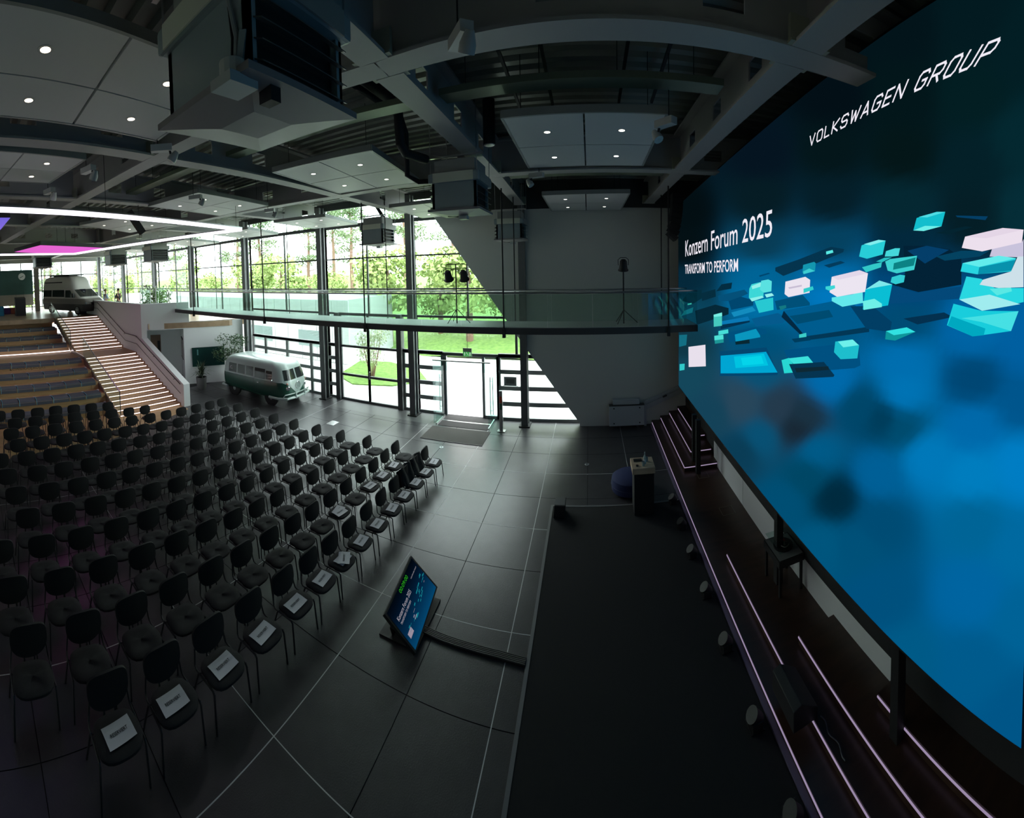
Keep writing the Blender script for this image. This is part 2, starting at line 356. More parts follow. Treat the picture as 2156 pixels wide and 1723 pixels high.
for x in (-16.65, -11.5, -6.82, -2.36, 2.16):
    MB().tube([(x, BY0 - .05, 3.86), (x, BY0 - .05, 8.3)], .022, 8).build('hanger_rod', M_black, bal)
    MB().box(x - .04, x + .04, BY0 - .09, BY0, 3.84, 4.08).build('hanger_bracket', M_black, bal)
    MB().tube([(x + .06, BY1 + .05, 3.95), (x + .06, BY1 + .05, 8.3)], .018, 8).build('hanger_rod', M_black, bal)

# ------------------------------------------------------------------ facade: columns, windows with frames and panes
CX = [-2.39, -6.82, -11.3, -16.6, -22.1, -27.5, -33.8, -40.6]
for i, x in enumerate(CX):
    z0 = 0 if x > -17 else DZ
    mb = MB().box(x - .125, x + .125, 13.93, 14.0, z0, 8.7).box(x - .125, x + .125, 14.2, 14.27, z0, 8.7).box(x - .03, x + .03, 14.0, 14.2, z0, 8.7)
    c = struct('column', mb, M_steel, 'grey steel facade column, number %s from the pale wall' % ORD[i])
    MB().box(x - .2, x + .2, 13.85, 14.33, z0, z0 + .04).build('base_plate', M_black, c)
wn = [0]
def window(x0, x1, z0, z1, xs, zs, fw=.05, m=None, y=14.5, label=None, pane=True, thick=.08):
    """a glazed field: frame, mullions at xs, transoms at zs, one pane per cell"""
    wn[0] += 1
    w = structe('window_%d' % wn[0])
    if label: w['label'] = label
    m = m or M_frame
    X = [x0] + list(xs) + [x1]; Zs = [z0] + list(zs) + [z1]
    for x in X: MB().box(x - fw / 2, x + fw / 2, y - thick / 2, y + thick / 2, z0, z1).build('mullion', m, w)
    for z in Zs: MB().box(x0, x1, y - thick / 2 - .005, y + thick / 2 + .005, z - fw / 2, z + fw / 2).build('transom', m, w)
    if pane:
        for i in range(len(X) - 1):
            for j in range(len(Zs) - 1):
                MB().box(X[i] + fw / 2, X[i + 1] - fw / 2, y - .008, y + .008, Zs[j] + fw / 2, Zs[j + 1] - fw / 2).build('pane', M_glass, w)
    return w
XE = [-.2] + CX
for i in range(len(XE) - 1):
    b, a = XE[i], XE[i + 1]
    if i == 0: a, b = CX[0], -.05
    if b <= -16:
        window(a, b, DZ + .1, 7.75, [(a + b) / 2], [5.0, 6.35], .06, label='upper facade bay of clear glass')
    else:
        window(a, b, 3.9, 7.75, [(a + b) / 2] if i else [], [5.0, 6.35], .06, label='upper facade bay of clear glass')
        window(a, b, 2.45, 3.9, [b - .35] if i in (1, 2, 3) else [], [], .09, label='clear facade strip above the lower transom')
def bars(x0, x1, xs, side=''):
    w = window(x0, x1, .02, 2.45, xs, [.62, 1.22, 1.84], .16, M_frameL, label='lower facade field with broad grey rails')
    return w
bars(-2.39, -.1, []); bars(-3.45, -2.39, [])
bars(-6.82, -5.7, []); bars(-7.45, -6.82, []); bars(-11.3, -10.65, []); bars(-16.6, -11.3, [-15.6, -14.0, -12.4])
# dark posts either side of the double garden door
for x in (-10.72, -7.56):
    struct('door_post', MB().box(x - .11, x + .11, 14.3, 14.6, 0, 3.95), M_frame, 'dark post of the glazed garden doors', )
gd = structe('door_1'); gd['label'] = 'tall double glazed garden door with dark frames'
for (a, b) in ((-10.58, -9.12), (-9.12, -7.68)):
    lf = bpy.data.objects.new('door_leaf', None); COL.objects.link(lf); lf.parent = gd
    for x in (a, b): MB().box(x - .045, x + .045, 14.42, 14.5, .02, 3.9).build('stile', M_frame, lf)
    Z_ = [.05, 1.16, 2.45, 3.88]
    for z in Z_: MB().box(a, b, 14.415, 14.505, z - .05, z + .05).build('rail', M_frame, lf)
    for j in range(3): MB().box(a + .045, b - .045, 14.45, 14.465, Z_[j] + .05, Z_[j + 1] - .05).build('pane', M_glass, lf)
MB().tube([(-9.05, 14.40, 1.1), (-9.05, 14.34, 1.1), (-9.05, 14.34, 1.42), (-9.05, 14.40, 1.42)], .012, 6).build('door_handle', M_silver, gd)
# top fascia above the glazing and roof edge
struct('trim_facade_head', MB().box(-41, -.05, 14.42, 14.62, 7.75, 7.85), M_frame)
struct('trim_roof_edge', MB().box(-41, -5.8, 14.45, 14.7, 8.6, 9.1), M_dark)
window(-41, -5.85, 7.85, 8.6, [c for c in CX if c < -6], [], .05, label='narrow glass strip under the roof edge')
# end wall of the upper deck: glazed
wn[0] += 1
we = structe('window_%d' % wn[0]); we['label'] = 'glazed end wall behind the upper deck'
for k in range(9):
    y = -3 + 17.4 * k / 8; MB().box(-41.1, -41.0, y - .05, y + .05, DZ, 8.6).build('mullion', M_frame, we)
    if k < 8:
        for z0, z1 in ((DZ, 5.0), (5.0, 6.6), (6.6, 8.6)):
            MB().box(-41.06, -41.045, y + .05, y + 17.4 / 8 - .05, z0 + .04, z1 - .04).build('pane', M_glass, we)
for z in (DZ + .02, 5.0, 6.6, 8.6): MB().box(-41.1, -41.0, -3, 14.4, z - .05, z + .05).build('transom', M_frame, we)
for x, y in ((-34.85, 6.2), (-34.85, -1.5)): struct('column_deck', MB().box(x - .2, x + .2, y - .2, y + .2, DZ, 8.6), mat('brown_column', (.12, .10, .09), .6), 'broad dark column on the upper deck')

# ------------------------------------------------------------------ ceiling deck and beams
mb = MB(); prof = []; y = -3.2; p = .30
while y < 14.6: prof += [(y, 8.95), (y + .10, 8.95), (y + .135, 8.87), (y + .265, 8.87)]; y += p
prof += [(14.6, 8.95)]
k = len(prof); vs = [(-41.2, a, b) for a, b in prof] + [(4.4, a, b) for a, b in prof]
mb.add(vs, [(i, i + 1, i + 1 + k, i + k) for i in range(k - 1)])
struct('ceiling', mb, M_deck, 'dark corrugated steel roof deck')
struct('roof', MB().box(-41.4, 4.6, -3.6, 14.9, 9.0, 9.2), M_dark)
bcount = [0]
M_beam = mat('grey_beam_paint', (.36, .35, .34), .5)
M_plate = mat('bolted_plate_paint', (.34, .34, .26), .5)
def ibeam(p0, p1, label, z=7.95, h=.80, fw=.34, holes=True, first=.9, step=1.55):
    p0 = Vector((*p0, 0)); p1 = Vector((*p1, 0)); d = p1 - p0; L = d.length; a = math.atan2(d.y, d.x)
    root = structe('beam', (p0.x, p0.y, z)); root.rotation_euler = (0, 0, a); root['label'] = label
    MB().box(0, L, -fw / 2, fw / 2, 0, .04).build('flange', M_beam, root); MB().box(0, L, -fw / 2, fw / 2, h - .04, h).build('flange', M_beam, root)
    mb = MB(); x = 0; t = .012; hs = []
    q = first
    while holes and q + .5 < L - .3: hs.append((q, q + .42)); q += step
    for (a0, a1) in hs:
        mb.box(x, a0, -t, t, .04, h - .04); mb.box(a0, a1, -t, t, .04, .28); mb.box(a0, a1, -t, t, .54, h - .04); x = a1
    mb.box(x, L, -t, t, .04, h - .04); mb.build('web', M_beam, root)
    return root
def bolted(x, y, z, rz, root=None):
    t = structe('beam_plate', (x, y, z)); t.rotation_euler = (0, 0, rz); t['label'] = 'olive bolted beam connection plate'
    MB().box(-.025, .025, -.22, .22, 0, .24).build('plate', M_plate, t)
    MB().box(-.07, .05, -.22, .22, -.03, 0).build('plate_foot', M_plate, t)
    for yy in (-.16, -.07, .07, .16): MB().lathe([(.042, 0), (.042, .025), (.028, .03), (.028, .05), (0.001, .05)], 6, Matrix.Translation((-.025, yy, .10)) @ Matrix.Rotation(math.radians(-90), 4, 'Y')).build('bolt', M_plate, t)
G1 = [(4.0, 3.6), (2.1, 3.65), (-2.1, 3.78), (-6.35, 3.4), (-10.05, 3.05), (-14.6, 2.55), (-20.5, 1.9)]
for i in range(len(G1) - 1): ibeam(G1[i], G1[i + 1], 'grey steel girder over the hall, bay %s from the screen' % ORD[i], first=.6 if i == 1 else .9)
G2 = [(4.0, 8.9), (2.1, 9.05), (-2.2, 9.15), (-6.7, 9.3), (-11.0, 8.85), (-15.5, 8.2), (-21.5, 7.6)]
for i in range(len(G2) - 1): ibeam(G2[i], G2[i + 1], 'second grey girder over the hall, bay %s from the screen' % ORD[i])
Bm = [[(2.0, -3), G1[1], G2[1], (2.1, 14)], [(-1.92, -3), G1[2], G2[2], (-2.39, 13.9)], [(-5.3, -3), G1[3], G2[3], (-6.82, 13.9)], [(-9.0, -3), G1[4], G2[4], (-11.3, 13.9)], [(-12.6, -3), G1[5], G2[5], (-16.6, 13.9)], [(-18, -3), G1[6], G2[6], (-22.1, 13.9)]]
for i, b in enumerate(Bm):
    for j in range(3):
        a0 = Vector(b[j]); a1 = Vector(b[j + 1]); d = (a1 - a0).normalized()
        ibeam(a0 + d * (.18 if j else 0), a1 - d * .18, 'grey cross beam, %s line from the screen, %s span' % (ORD[i], ('near', 'middle', 'far')[j]), first=.7)
        ang = math.atan2(d.y, d.x)
        if j: bolted(a0.x + d.x * .21, a0.y + d.y * .21, 7.99, ang)
        bolted(a1.x - d.x * .21, a1.y - d.y * .21, 7.99, ang + math.pi)
for (xa, xb) in ((-22.1, -27.5), (-27.5, -33.8), (-33.8, -40.6)):
    ibeam((xb, -3), (xb + .3, 13.9), 'grey cross beam above the upper deck', holes=False)
for y in (1.7, 7.4): ibeam((-40.8, y), (-21, y), 'long grey girder above the upper deck', holes=False)
# ------------------------------------------------------------------ outdoors
struct('ground', MB().box(-140, 60, 14.65, 140, -.4, -.03).box(-140, -41.2, -60, 14.65, -.4, -.03), M_paving, 'pale paving outside the facade')
hill = MB().grid(lambda u, v: (lerp(-130, 55, u), lerp(24, 110, v), -.25 + 5.2 * min(1, max(0, v * 2.2)) ** .8 * (.75 + .25 * math.sin(u * 19)) + .4 * math.sin(u * 40 + v * 9)), 40, 24)
struct('hill', hill, M_grass, 'grassy bank rising behind the paving')
struct('lawn', MB().prism([(-14, 21.2), (-13.2, 17.6), (-11.5, 16.6), (-9.5, 17.2), (-8.2, 18.6), (-9.5, 20.4), (-12, 21.6)], -.03, .03, 'z'), M_grass, 'lawn island around the pale shrub')
ax = thing('annex_building', 'long white panelled annex building seen through the lower facade', 'building', (0, 0, 0))
MB().box(-48, -14.2, 20.05, 26, -.1, 4.0).build('wall', mat('annex_joint', (.45, .46, .46), .7), ax)
for k in range(26):
    MB().box(-14.0 - 1.3 * (k + 1) + .02, -14.0 - 1.3 * k - .02, 20.0, 20.06, 0, 3.98).build('panel', M_annex, ax)
for k in range(3): MB().box(-18.2 - 5.2 * k, -15.6 - 5.2 * k, 19.97, 20.02, .9, 1.95).build('window', mat('annex_glass', (.30, .40, .38), .15), ax)
M_pine = mat('pine_needles', (.13, .19, .085), .9, col2=(.20, .26, .13), nscale=.8)
M_leaf = mat('spring_leaves', (.24, .33, .09), .9, col2=(.36, .44, .15), nscale=.7)
M_bark = mat('pine_bark', (.22, .13, .09), .9)
M_pale = mat('willow_leaves', (.36, .42, .24), .9, col2=(.44, .48, .32), nscale=2)
def tree_proto(kind, h, seed):
    r = random.Random(seed); t = bpy.data.objects.new('x', None)
    t.name = {'pine': 'pine_tree', 'broad': 'leafy_tree', 'shrub': 'shrub'}[kind]; COL.objects.link(t)
    if kind == 'pine':
        mbt = MB().tube([(0, 0, -1), (.1, .05, h * .4), (-.1, 0, h * .75), (.1, 0, h)], [.28, .22, .14, .04], 8); cs = []
        for k in range(13):
            z = h * r.uniform(.42, 1.0); a = r.uniform(0, 6.28); d = r.uniform(.4, 2.6) * (1.25 - z / h * .8); s = r.uniform(.7, 1.4)
            c = (d * math.cos(a), d * math.sin(a), z); cs.append((c, (1.3 * s, 1.3 * s, .6 * s))); mbt.tube([(0, 0, z - .5), c], [.07, .03], 5)
        m = M_pine; n, sz = 150, (.42, .14)
    elif kind == 'broad':
        mbt = MB().tube([(0, 0, -1), (0, 0, h * .5), (.1, 0, h * .8)], [.25, .2, .06], 8); cs = []
        for k in range(15):
            z = h * r.uniform(.25, .9); a = r.uniform(0, 6.28); d = r.uniform(.2, h * .28); s = h * .13 * r.uniform(.8, 1.3); cs.append(((d * math.cos(a), d * math.sin(a), z), (s * 1.2, s * 1.2, s)))
        m = M_leaf; n, sz = 150, (.36, .24)
    else:
        mbt = MB(); cs = []
        for k in range(9):
            a = k * .7; mbt.tube([(.05 * math.cos(a), .05 * math.sin(a), -.2), (.35 * math.cos(a), .35 * math.sin(a), h * .4), (.6 * math.cos(a), .6 * math.sin(a), h * .8)], [.03, .02, .008], 5)
            cs.append(((.45 * math.cos(a) * r.uniform(.3, 1.4), .45 * math.sin(a) * r.uniform(.3, 1.4), h * r.uniform(.4, .85)), (.5, .5, .5)))
        m = M_pale; n, sz = 170, (.16, .05)
    mbt.build('trunk', M_bark, t, smooth=True)
    mb = MB(); leaf_cloud(mb, cs, n, sz, seed); me = bpy.data.meshes.new('crown'); me.from_pydata(mb.v, [], mb.f); me.materials.append(m); ob('crown', me, t)
    return t
protos = {'pine': [tree_proto('pine', 11, s) for s in (1, 2)], 'broad': [tree_proto('broad', 6.5, s) for s in (3, 4)]}
sh = tree_proto('shrub', 2.9, 5); sh.location = (-11.3, 18.2, 0); tag(sh, 'pale feathery shrub on the lawn island outside the doors', 'shrub')
index_kids()
spots = [('pine', -29, 34, 0), ('pine', -24.5, 36, 1), ('pine', -20, 40, 0), ('pine', -36, 33, 1), ('pine', -44, 36, 0), ('pine', -52, 33, 1), ('pine', -62, 36, 0), ('pine', -74, 34, 1), ('pine', -33, 44, 1),
         ('pine', -56, 12, 0), ('pine', -60, 3, 1), ('pine', -58, 22, 0), ('pine', -66, -6, 1), ('pine', -70, 14, 0), ('pine', -88, 30, 1), ('pine', -15.5, 44, 1),
         ('broad', -15, 27, 0), ('broad', -11.5, 29, 1), ('broad', -8.5, 27, 0), ('broad', -6, 29, 1), ('broad', -3.5, 27.5, 0), ('broad', -1, 29, 1), ('broad', 2, 30, 0), ('broad', -27, 27.5, 1), ('broad', -32, 28, 0), ('broad', -38, 27.5, 1), ('broad', -45, 28, 0), ('broad', -54, 26, 1), ('broad', -63, 27, 0),
         ('broad', -52, 18, 1), ('broad', -53, 7, 0), ('broad', -55, -2, 1), ('broad', -64, 20, 0), ('broad', -20.5, 27, 1), ('broad', -76, 24, 0)]
used = set(); cnt = {'pine': 0, 'broad': 0}
for kind, x, y, k in spots:
    p = protos[kind][k]; o = p if (kind, k) not in used else copy_tree(p); used.add((kind, k))
    g = max(0, min(4.4, (y - 24) * .25)) if y > 24 else 0
    o.location = (x, y, g - .2); o.rotation_euler = (0, 0, random.uniform(0, 6.28)); s = random.uniform(.85, 1.15); o.scale = (s, s, s)
    cnt[kind] += 1
    tag(o, ('tall pine with bare reddish trunk outside, ' if kind == 'pine' else 'light green leafy tree on the bank, ') + (ORD[cnt[kind] - 1] if cnt[kind] <= 16 else ('seventeenth', 'eighteenth', 'nineteenth', 'twentieth')[cnt[kind] - 17]) + ' from the pale shrub', 'tree', 'pines outside the facade' if kind == 'pine' else 'leafy trees outside the facade')
# ------------------------------------------------------------------ suspended ceiling panels with downlights
M_panel = mat('ceiling_panel_grey', (.60, .59, .59), .45, spec=.4)
M_dl = emit('warm_downlight', (1, .82, .62), 5); M_dlw = emit('neutral_downlight', (1, .93, .82), 4)
def panel(q, z, label, warm=False):
    """q: four plan corners in order; builds 2 x 2 tiles, edge frame and four downlights"""
    c = Vector((sum(p[0] for p in q) / 4, sum(p[1] for p in q) / 4)); t = thing('ceiling_panel', label, 'ceiling panel', (c.x, c.y, z), group='suspended ceiling panels')
    Q = [Vector(p) - c for p in q]
    B = lambda u, v: Q[0] * (1 - u) * (1 - v) + Q[1] * u * (1 - v) + Q[2] * u * v + Q[3] * (1 - u) * v
    for a in (0, 1):
        for b in (0, 1):
            e = .006; us = (a * .5 + e, a * .5 + .5 - e); vs = (b * .5 + e, b * .5 + .5 - e)
            P = [B(us[0], vs[0]), B(us[1], vs[0]), B(us[1], vs[1]), B(us[0], vs[1])]
            tl = MB().prism([(p.x, p.y) for p in P], 0, .05, 'z').build('tile', M_panel, t)
            d = B(a * .5 + .25, b * .5 + .25)
            dl = MB().lathe([(.075, -.004), (.075, 0), (.05, .004)], 16, Matrix.Translation((d.x, d.y, 0))).build('downlight', mat('downlight_rim', (.5, .5, .5), .4), t)
            MB().lathe([(.001, -.006), (.048, -.006), (.048, -.002)], 14, Matrix.Translation((d.x, d.y, 0))).build('lamp', M_dl if warm else M_dlw, dl)
    for i in range(4):
        a, b = Q[i], Q[(i + 1) % 4]; MB().beam((a.x, a.y, .05), (b.x, b.y, .05), .04, .11).build('edge_profile', mat('panel_edge', (.25, .26, .25), .4), t)
    for (u, v) in ((.1, .1), (.9, .1), (.9, .9), (.1, .9)):
        p = B(u, v); MB().cyl((p.x, p.y, .05), (p.x, p.y, 8.9 - z), .006, 4).build('suspension_rod', M_black, t)
panel([(-2.85, .1), (-3.35, 2.85), (-5.35, 2.87), (-4.8, .1)], 7.9, 'ceiling panel with warm downlights beside the largest air heater', True)
panel([(-6.0, -.1), (-6.49, 2.1), (-8.13, 1.8), (-7.75, -.3)], 7.9, 'ceiling panel above the light ring edge, next after the largest one', True)
panel([(-3.6, 6.0), (-4.0, 8.85), (-6.26, 8.67), (-5.85, 5.81)], 7.9, 'bright square ceiling panel left of the hanging heater with cream band')
panel([(-8.22, 5.54), (-8.82, 8.5), (-11.08, 8.34), (-10.29, 5.18)], 7.9, 'ceiling panel over the light ring corner')
panel([(-12.27, 5.15), (-13.69, 8.08), (-16.2, 7.2), (-14.11, 4.23)], 7.9, 'ceiling panel behind the light ring and black speaker')
panel([(1.1, 5.5), (1.15, 8.4), (-1.25, 8.45), (-1.2, 5.55)], 7.9, 'dark square ceiling panel in the middle bay before the screen')
panel([(1.1, 10.6), (1.12, 13.8), (-1.28, 13.85), (-1.24, 10.75)], 7.72, 'small looking ceiling panel against the top of the pale wall')
panel([(-3.6, 10.7), (-3.95, 13.7), (-6.1, 13.75), (-5.89, 10.81)], 7.72, 'ceiling panel at the top of the slanting wall edge')
panel([(-8.5, 10.9), (-9.0, 13.7), (-11.1, 13.5), (-10.6, 10.5)], 7.72, 'ceiling panel touching the third facade column')
panel([(-12.6, 10.9), (-13.6, 13.7), (-15.9, 13.3), (-14.8, 10.5)], 7.72, 'ceiling panel touching the fourth facade column')
panel([(-17.2, 10.6), (-18.4, 13.7), (-20.9, 13.7), (-19.2, 10.3)], 7.72, 'ceiling panel touching the fifth facade column')
panel([(-23.0, 10.2), (-24.0, 13.4), (-26.5, 13.3), (-25.2, 10.0)], 7.72, 'farthest ceiling panel near the camper van')
# cable trays and black pipes
M_tray = mat('galvanised_tray', (.20, .235, .17), .45, metal=.6); M_pipe = mat('black_pipe_insulation', (.012, .012, .014), .7)
def tray(p0, p1, label):
    t = thing('cable_tray', label, 'cable tray')
    p0 = Vector(p0); p1 = Vector(p1); d = (p1 - p0).normalized(); n = Vector((-d.y, d.x, 0)) * .15
    MB().beam(p0, p1, .3, .012).build('tray_floor', M_tray, t)
    for s in (-1, 1): MB().beam(p0 + n * s + Vector((0, 0, .04)), p1 + n * s + Vector((0, 0, .04)), .01, .09).build('tray_side', M_tray, t)
    for k in range(4):
        q = p0.lerp(p1, .1 + .27 * k); MB().cyl(q, (q.x, q.y, 8.9), .006, 4).build('hanger_rod', M_black, t)
tray((-2.4, 5.35, 8.2), (-6.3, 5.1, 8.2), 'perforated cable tray along the near edge of the bright panel')
tray((1.8, 5.25, 8.2), (-2.0, 5.35, 8.2), 'perforated cable tray along the near edge of the middle panel')
tray((-7, 4.9, 8.2), (-10.2, 4.6, 8.2), 'perforated cable tray in front of the light ring panel')
tray((-2.5, 10.1, 8.2), (-6.5, 10.2, 8.2), 'perforated cable tray before the far facade panels')
tray((-7.0, 10.2, 8.2), (-10.9, 9.9, 8.2), 'perforated cable tray over the green bus')
tray((1.9, 10.0, 8.1), (-2.0, 10.1, 8.1), 'dark cable tray across the pale wall')
def pipe(pts, r, label):
    o = MB().tube(pts, r, 10).build('insulated_pipe', M_pipe, smooth=True); tag(o, label, 'pipe')
pipe([(-3.0, 3.95, 8.55), (-3.05, 5.9, 8.55), (-3.1, 6.1, 8.5), (-3.1, 6.15, 7.95), (-3.1, 6.35, 7.85), (-2.95, 6.9, 7.85)], .085, 'thick black pipe dropping to the heater with cream band')
pipe([(-3.3, -2, 8.6), (-3.3, 6.6, 8.6), (-3.35, 6.9, 8.4), (-3.35, 6.9, 7.6), (-3.2, 7.1, 7.5), (-2.9, 7.2, 7.5)], .05, 'thin black pipe beside the thick pipe')
pipe([(-1.0, -2, 8.3), (-1.05, 1.2, 8.3), (-1.1, 1.9, 8.2), (-1.15, 2.0, 7.9), (-1.3, 2.0, 7.75), (-1.6, 2.0, 7.7)], .10, 'black pipe feeding the largest heater')
pipe([(-7.2, 9.7, 8.5), (-7.3, 11.8, 8.5), (-7.3, 12.3, 8.2), (-7.0, 12.6, 7.5)], .06, 'black pipe above the heater in front of the facade')
for k, (x, y0, y1) in enumerate(((-1.18, 5.3, 7.0), (-.6, 5.25, 6.95), (.54, 5.25, 6.9), (1.1, 5.2, 6.85), (-4.2, 3.9, 5.3), (-4.9, 3.9, 5.3), (-8.2, 3.3, 4.7), (-5.4, 9.5, 10.6), (-4.6, 9.5, 10.6))):
    o = MB().beam((x, y0, 8.72), (x, y1, 8.6), .045, .045).build('ceiling_rail', M_black); tag(o, 'thin black rail under the roof deck, %s of them' % ORD[k], 'rail', 'thin black rails under the deck')

# ------------------------------------------------------------------ hanging fan heaters
M_hb = mat('heater_bluegrey', (.27, .33, .345), .4); M_hc = mat('heater_cream', (.66, .67, .55), .45); M_hg = mat('heater_grey', (.30, .31, .29), .5)
M_hood = mat('heater_hood', (.26, .245, .245), .45); mat('sensor_white', (.45, .48, .47), .4); M_fin = mat('heater_fin', (.18, .19, .19), .35, metal=.6)
def heater(loc, s, label, rz=0., top=None, sensor=True, big=False):
    t = thing('fan_heater', label, 'heater', loc, rz, group='hanging fan heaters')
    h = s / 2; b = h * .86
    mb = MB().prism([(-h, -h), (h, -h), (h, h), (-h, h)], -.005, .04, 'z'); k = .35
    mb.add([(-h, -h, -.005), (h, -h, -.005), (h, h, -.005), (-h, h, -.005), (-h * k, -h * k, -.05), (h * k, -h * k, -.05), (h * k, h * k, -.05), (-h * k, h * k, -.05)], ((0, 4, 5, 1), (1, 5, 6, 2), (2, 6, 7, 3), (3, 7, 4, 0), (4, 7, 6, 5)))
    mb.build('hood_plate', M_hood, t)
    MB().box(-b, b, -b, -b + .03, .04, .52 * s).build('side_panel', M_hb, t); MB().box(-b, b, b - .03, b, .04, .52 * s).build('side_panel', M_hb, t)
    for sx in (-1, 1):
        for sy in (-1, 1): MB().box(sx * b - (.05 if sx > 0 else 0), sx * b + (.05 if sx < 0 else 0), sy * b - (.06 if sy > 0 else 0), sy * b + (.06 if sy < 0 else 0), .04, .52 * s).build('corner_post', M_hb, t)
        for k in range(4):
            z = .10 * s + .115 * s * k
            MB().add([(sx * b, -b + .04, z), (sx * b, b - .04, z), (sx * (b + .07), b - .04, z - .035), (sx * (b + .07), -b + .04, z - .035), (sx * b, -b + .04, z + .008), (sx * b, b - .04, z + .008), (sx * (b + .07), b - .04, z - .027), (sx * (b + .07), -b + .04, z - .027)],
                     ((0, 1, 2, 3), (7, 6, 5, 4), (0, 4, 5, 1), (1, 5, 6, 2), (2, 6, 7, 3), (3, 7, 4, 0))).build('louvre', M_fin, t)
    MB().box(-b + .06, b - .06, -b + .06, b - .06, .04, .5 * s).build('coil_core', M_black, t)
    z0, z1 = .52 * s, .70 * s; e = b + .06
    MB().box(-e, e, -e, e, z0, z1).build('band_body', M_hb, t, bevel=.03)
    for sy in (-1, 1): MB().box(-e + .10, e - .10, sy * e - .006, sy * e + .006, z0 + .003, z1 - .003).build('cream_band', M_hc, t)
    for sx in (-1, 1): MB().box(sx * e - .006, sx * e + .006, -e + .10, e - .10, z0 + .003, z1 - .003).build('cream_band', M_hg, t)
    MB().box(-b + .04, b - .04, -b + .04, b - .04, z1, .95 * s).build('upper_box', M_hg, t)
    for sx in (-1, 1):
        for sy in (-1, 1): MB().cyl((sx * (b + .02), sy * (b + .02), z1 - .1), (sx * (b + .02), sy * (b + .02), 8.88 - loc[2]), .008, 5).build('suspension_rod', M_silver, t)
    MB().beam((-h * 1.15, -b - .02, .99 * s), (h * 1.15, -b - .02, .99 * s), .05, .03).build('hanger_bar', M_silver, t)
    if sensor:
        sb = MB().box(-.02, .14, -.14, .02, -.13, -.06).build('sensor_box', MATS['sensor_white'], t)
        MB().tube([(-.3 * s, .05, -.03), (-.1, .04, -.05), (.02, 0, -.05)], .018, 6).build('sensor_arm', M_black, t)
    if big:
        MB().box(.26, .44, -.58, -.38, -.06, .0).build('sensor_box', MATS['sensor_white'], t); MB().lathe([(.075, 0), (.075, .1), (.06, .11), (0.001, .11)], 14, Matrix.Translation((.34, -.48, 0))).build('sensor_housing', mat('sensor_housing', (.5, .52, .5), .4), t)
        MB().beam((.36, -.45, .0), (.4, -.43, .26), .06, .04).build('sensor_bracket', M_hb, t)
        MB().tube([(.33, -.47, .1), (.33, -.46, .25), (.30, -.46, .5), (.26, -.46, .95)], .012, 6).build('cable', M_black, t); MB().tube([(.36, -.47, .1), (.36, -.46, .25), (.31, -.46, .45), (.22, -.46, .95)], .015, 6).build('cable', mat('grey_cable', (.3, .32, .32), .5), t)
        MB().box(.36, .46, -.30, -.22, -.10, .02).build('sensor_foot', M_black, t)
heater((-2.08, 1.92, 6.9), 1.02, 'largest hanging fan heater, closest under the roof at the top', sensor=False, big=True)
heater((-2.42, 7.35, 6.86), 1.0, 'hanging fan heater with cream band before the slanting wall edge')
heater((-7.25, 12.4, 6.72), 1.0, 'hanging fan heater silhouetted against the tall facade windows')
heater((-2.5, 12.7, 6.66), .95, 'hanging fan heater in front of the pale wall')
heater((-19.6, 10.2, 6.75), 1.2, 'hanging fan heater over the deck parapet')
heater((-23.2, 9.2, 6.75), 1.2, 'hanging fan heater above the camper van front')
heater((-23.6, 4.6, 6.75), 1.15, 'hanging fan heater left of the pink screen')

# ------------------------------------------------------------------ spotlights on panel edges
M_lampw = mat('lamp_white', (.45, .46, .45), .4)
def spot(loc, rz, label):
    t = thing('spotlight', label, 'spotlight', loc, rz, group='small ceiling spotlights')
    MB().box(-.20, .12, -.06, .06, .0, .1).build('driver_box', M_lampw, t); MB().cyl((.08, 0, .02), (.10, 0, -.06), .02, 6).build('joint', M_black, t)
    MB().lathe([(.035, .10), (.05, .06), (.07, 0), (.07, -.07), (.05, -.07), (.001, -.05)], 14, Matrix.Translation((.13, 0, -.10)) @ Matrix.Rotation(math.radians(35), 4, 'Y')).build('lamp_head', M_lampw, t, smooth=True)
    MB().cyl((-.1, 0, .1), (-.1, 0, 1.1), .008, 4).build('stem', M_black, t)
for i, (p, rz, l) in enumerate([((-5.25, 2.95, 7.72), 1.0, 'white spotlight at the corner of the largest ceiling panel'), ((-1.03, 3.25, 7.72), -.9, 'white spotlight with square bracket under the girder'), ((1.05, 5.5, 7.72), 2.2, 'white spotlight at the screen-side corner of the middle panel'),
                                 ((-8.15, 5.45, 7.72), .5, 'white spotlight at the near corner of the light ring panel'), ((-8.8, 8.6, 7.72), .4, 'white spotlight at the far corner of the light ring panel'), ((-6.6, 2.2, 7.72), .3, 'white spotlight right of the panel over the light ring edge'), ((-8.25, 1.85, 7.72), .3, 'white spotlight below the panel over the light ring edge'), ((-1.15, 8.6, 7.72), 2.8, 'white spotlight behind the middle panel')]):
    spot(p, rz, l)
t = thing('cylinder_downlight', 'black cylindrical downlight above the heater with cream band', 'downlight', (-1.75, 7.0, 8.0)); MB().cyl((0, 0, 0), (0, 0, .8), .11, 16).build('body', M_black, t, smooth=True)
MB().lathe([(.09, -.01), (.10, 0), (.11, .01)], 16).build('rim', M_silver, t)
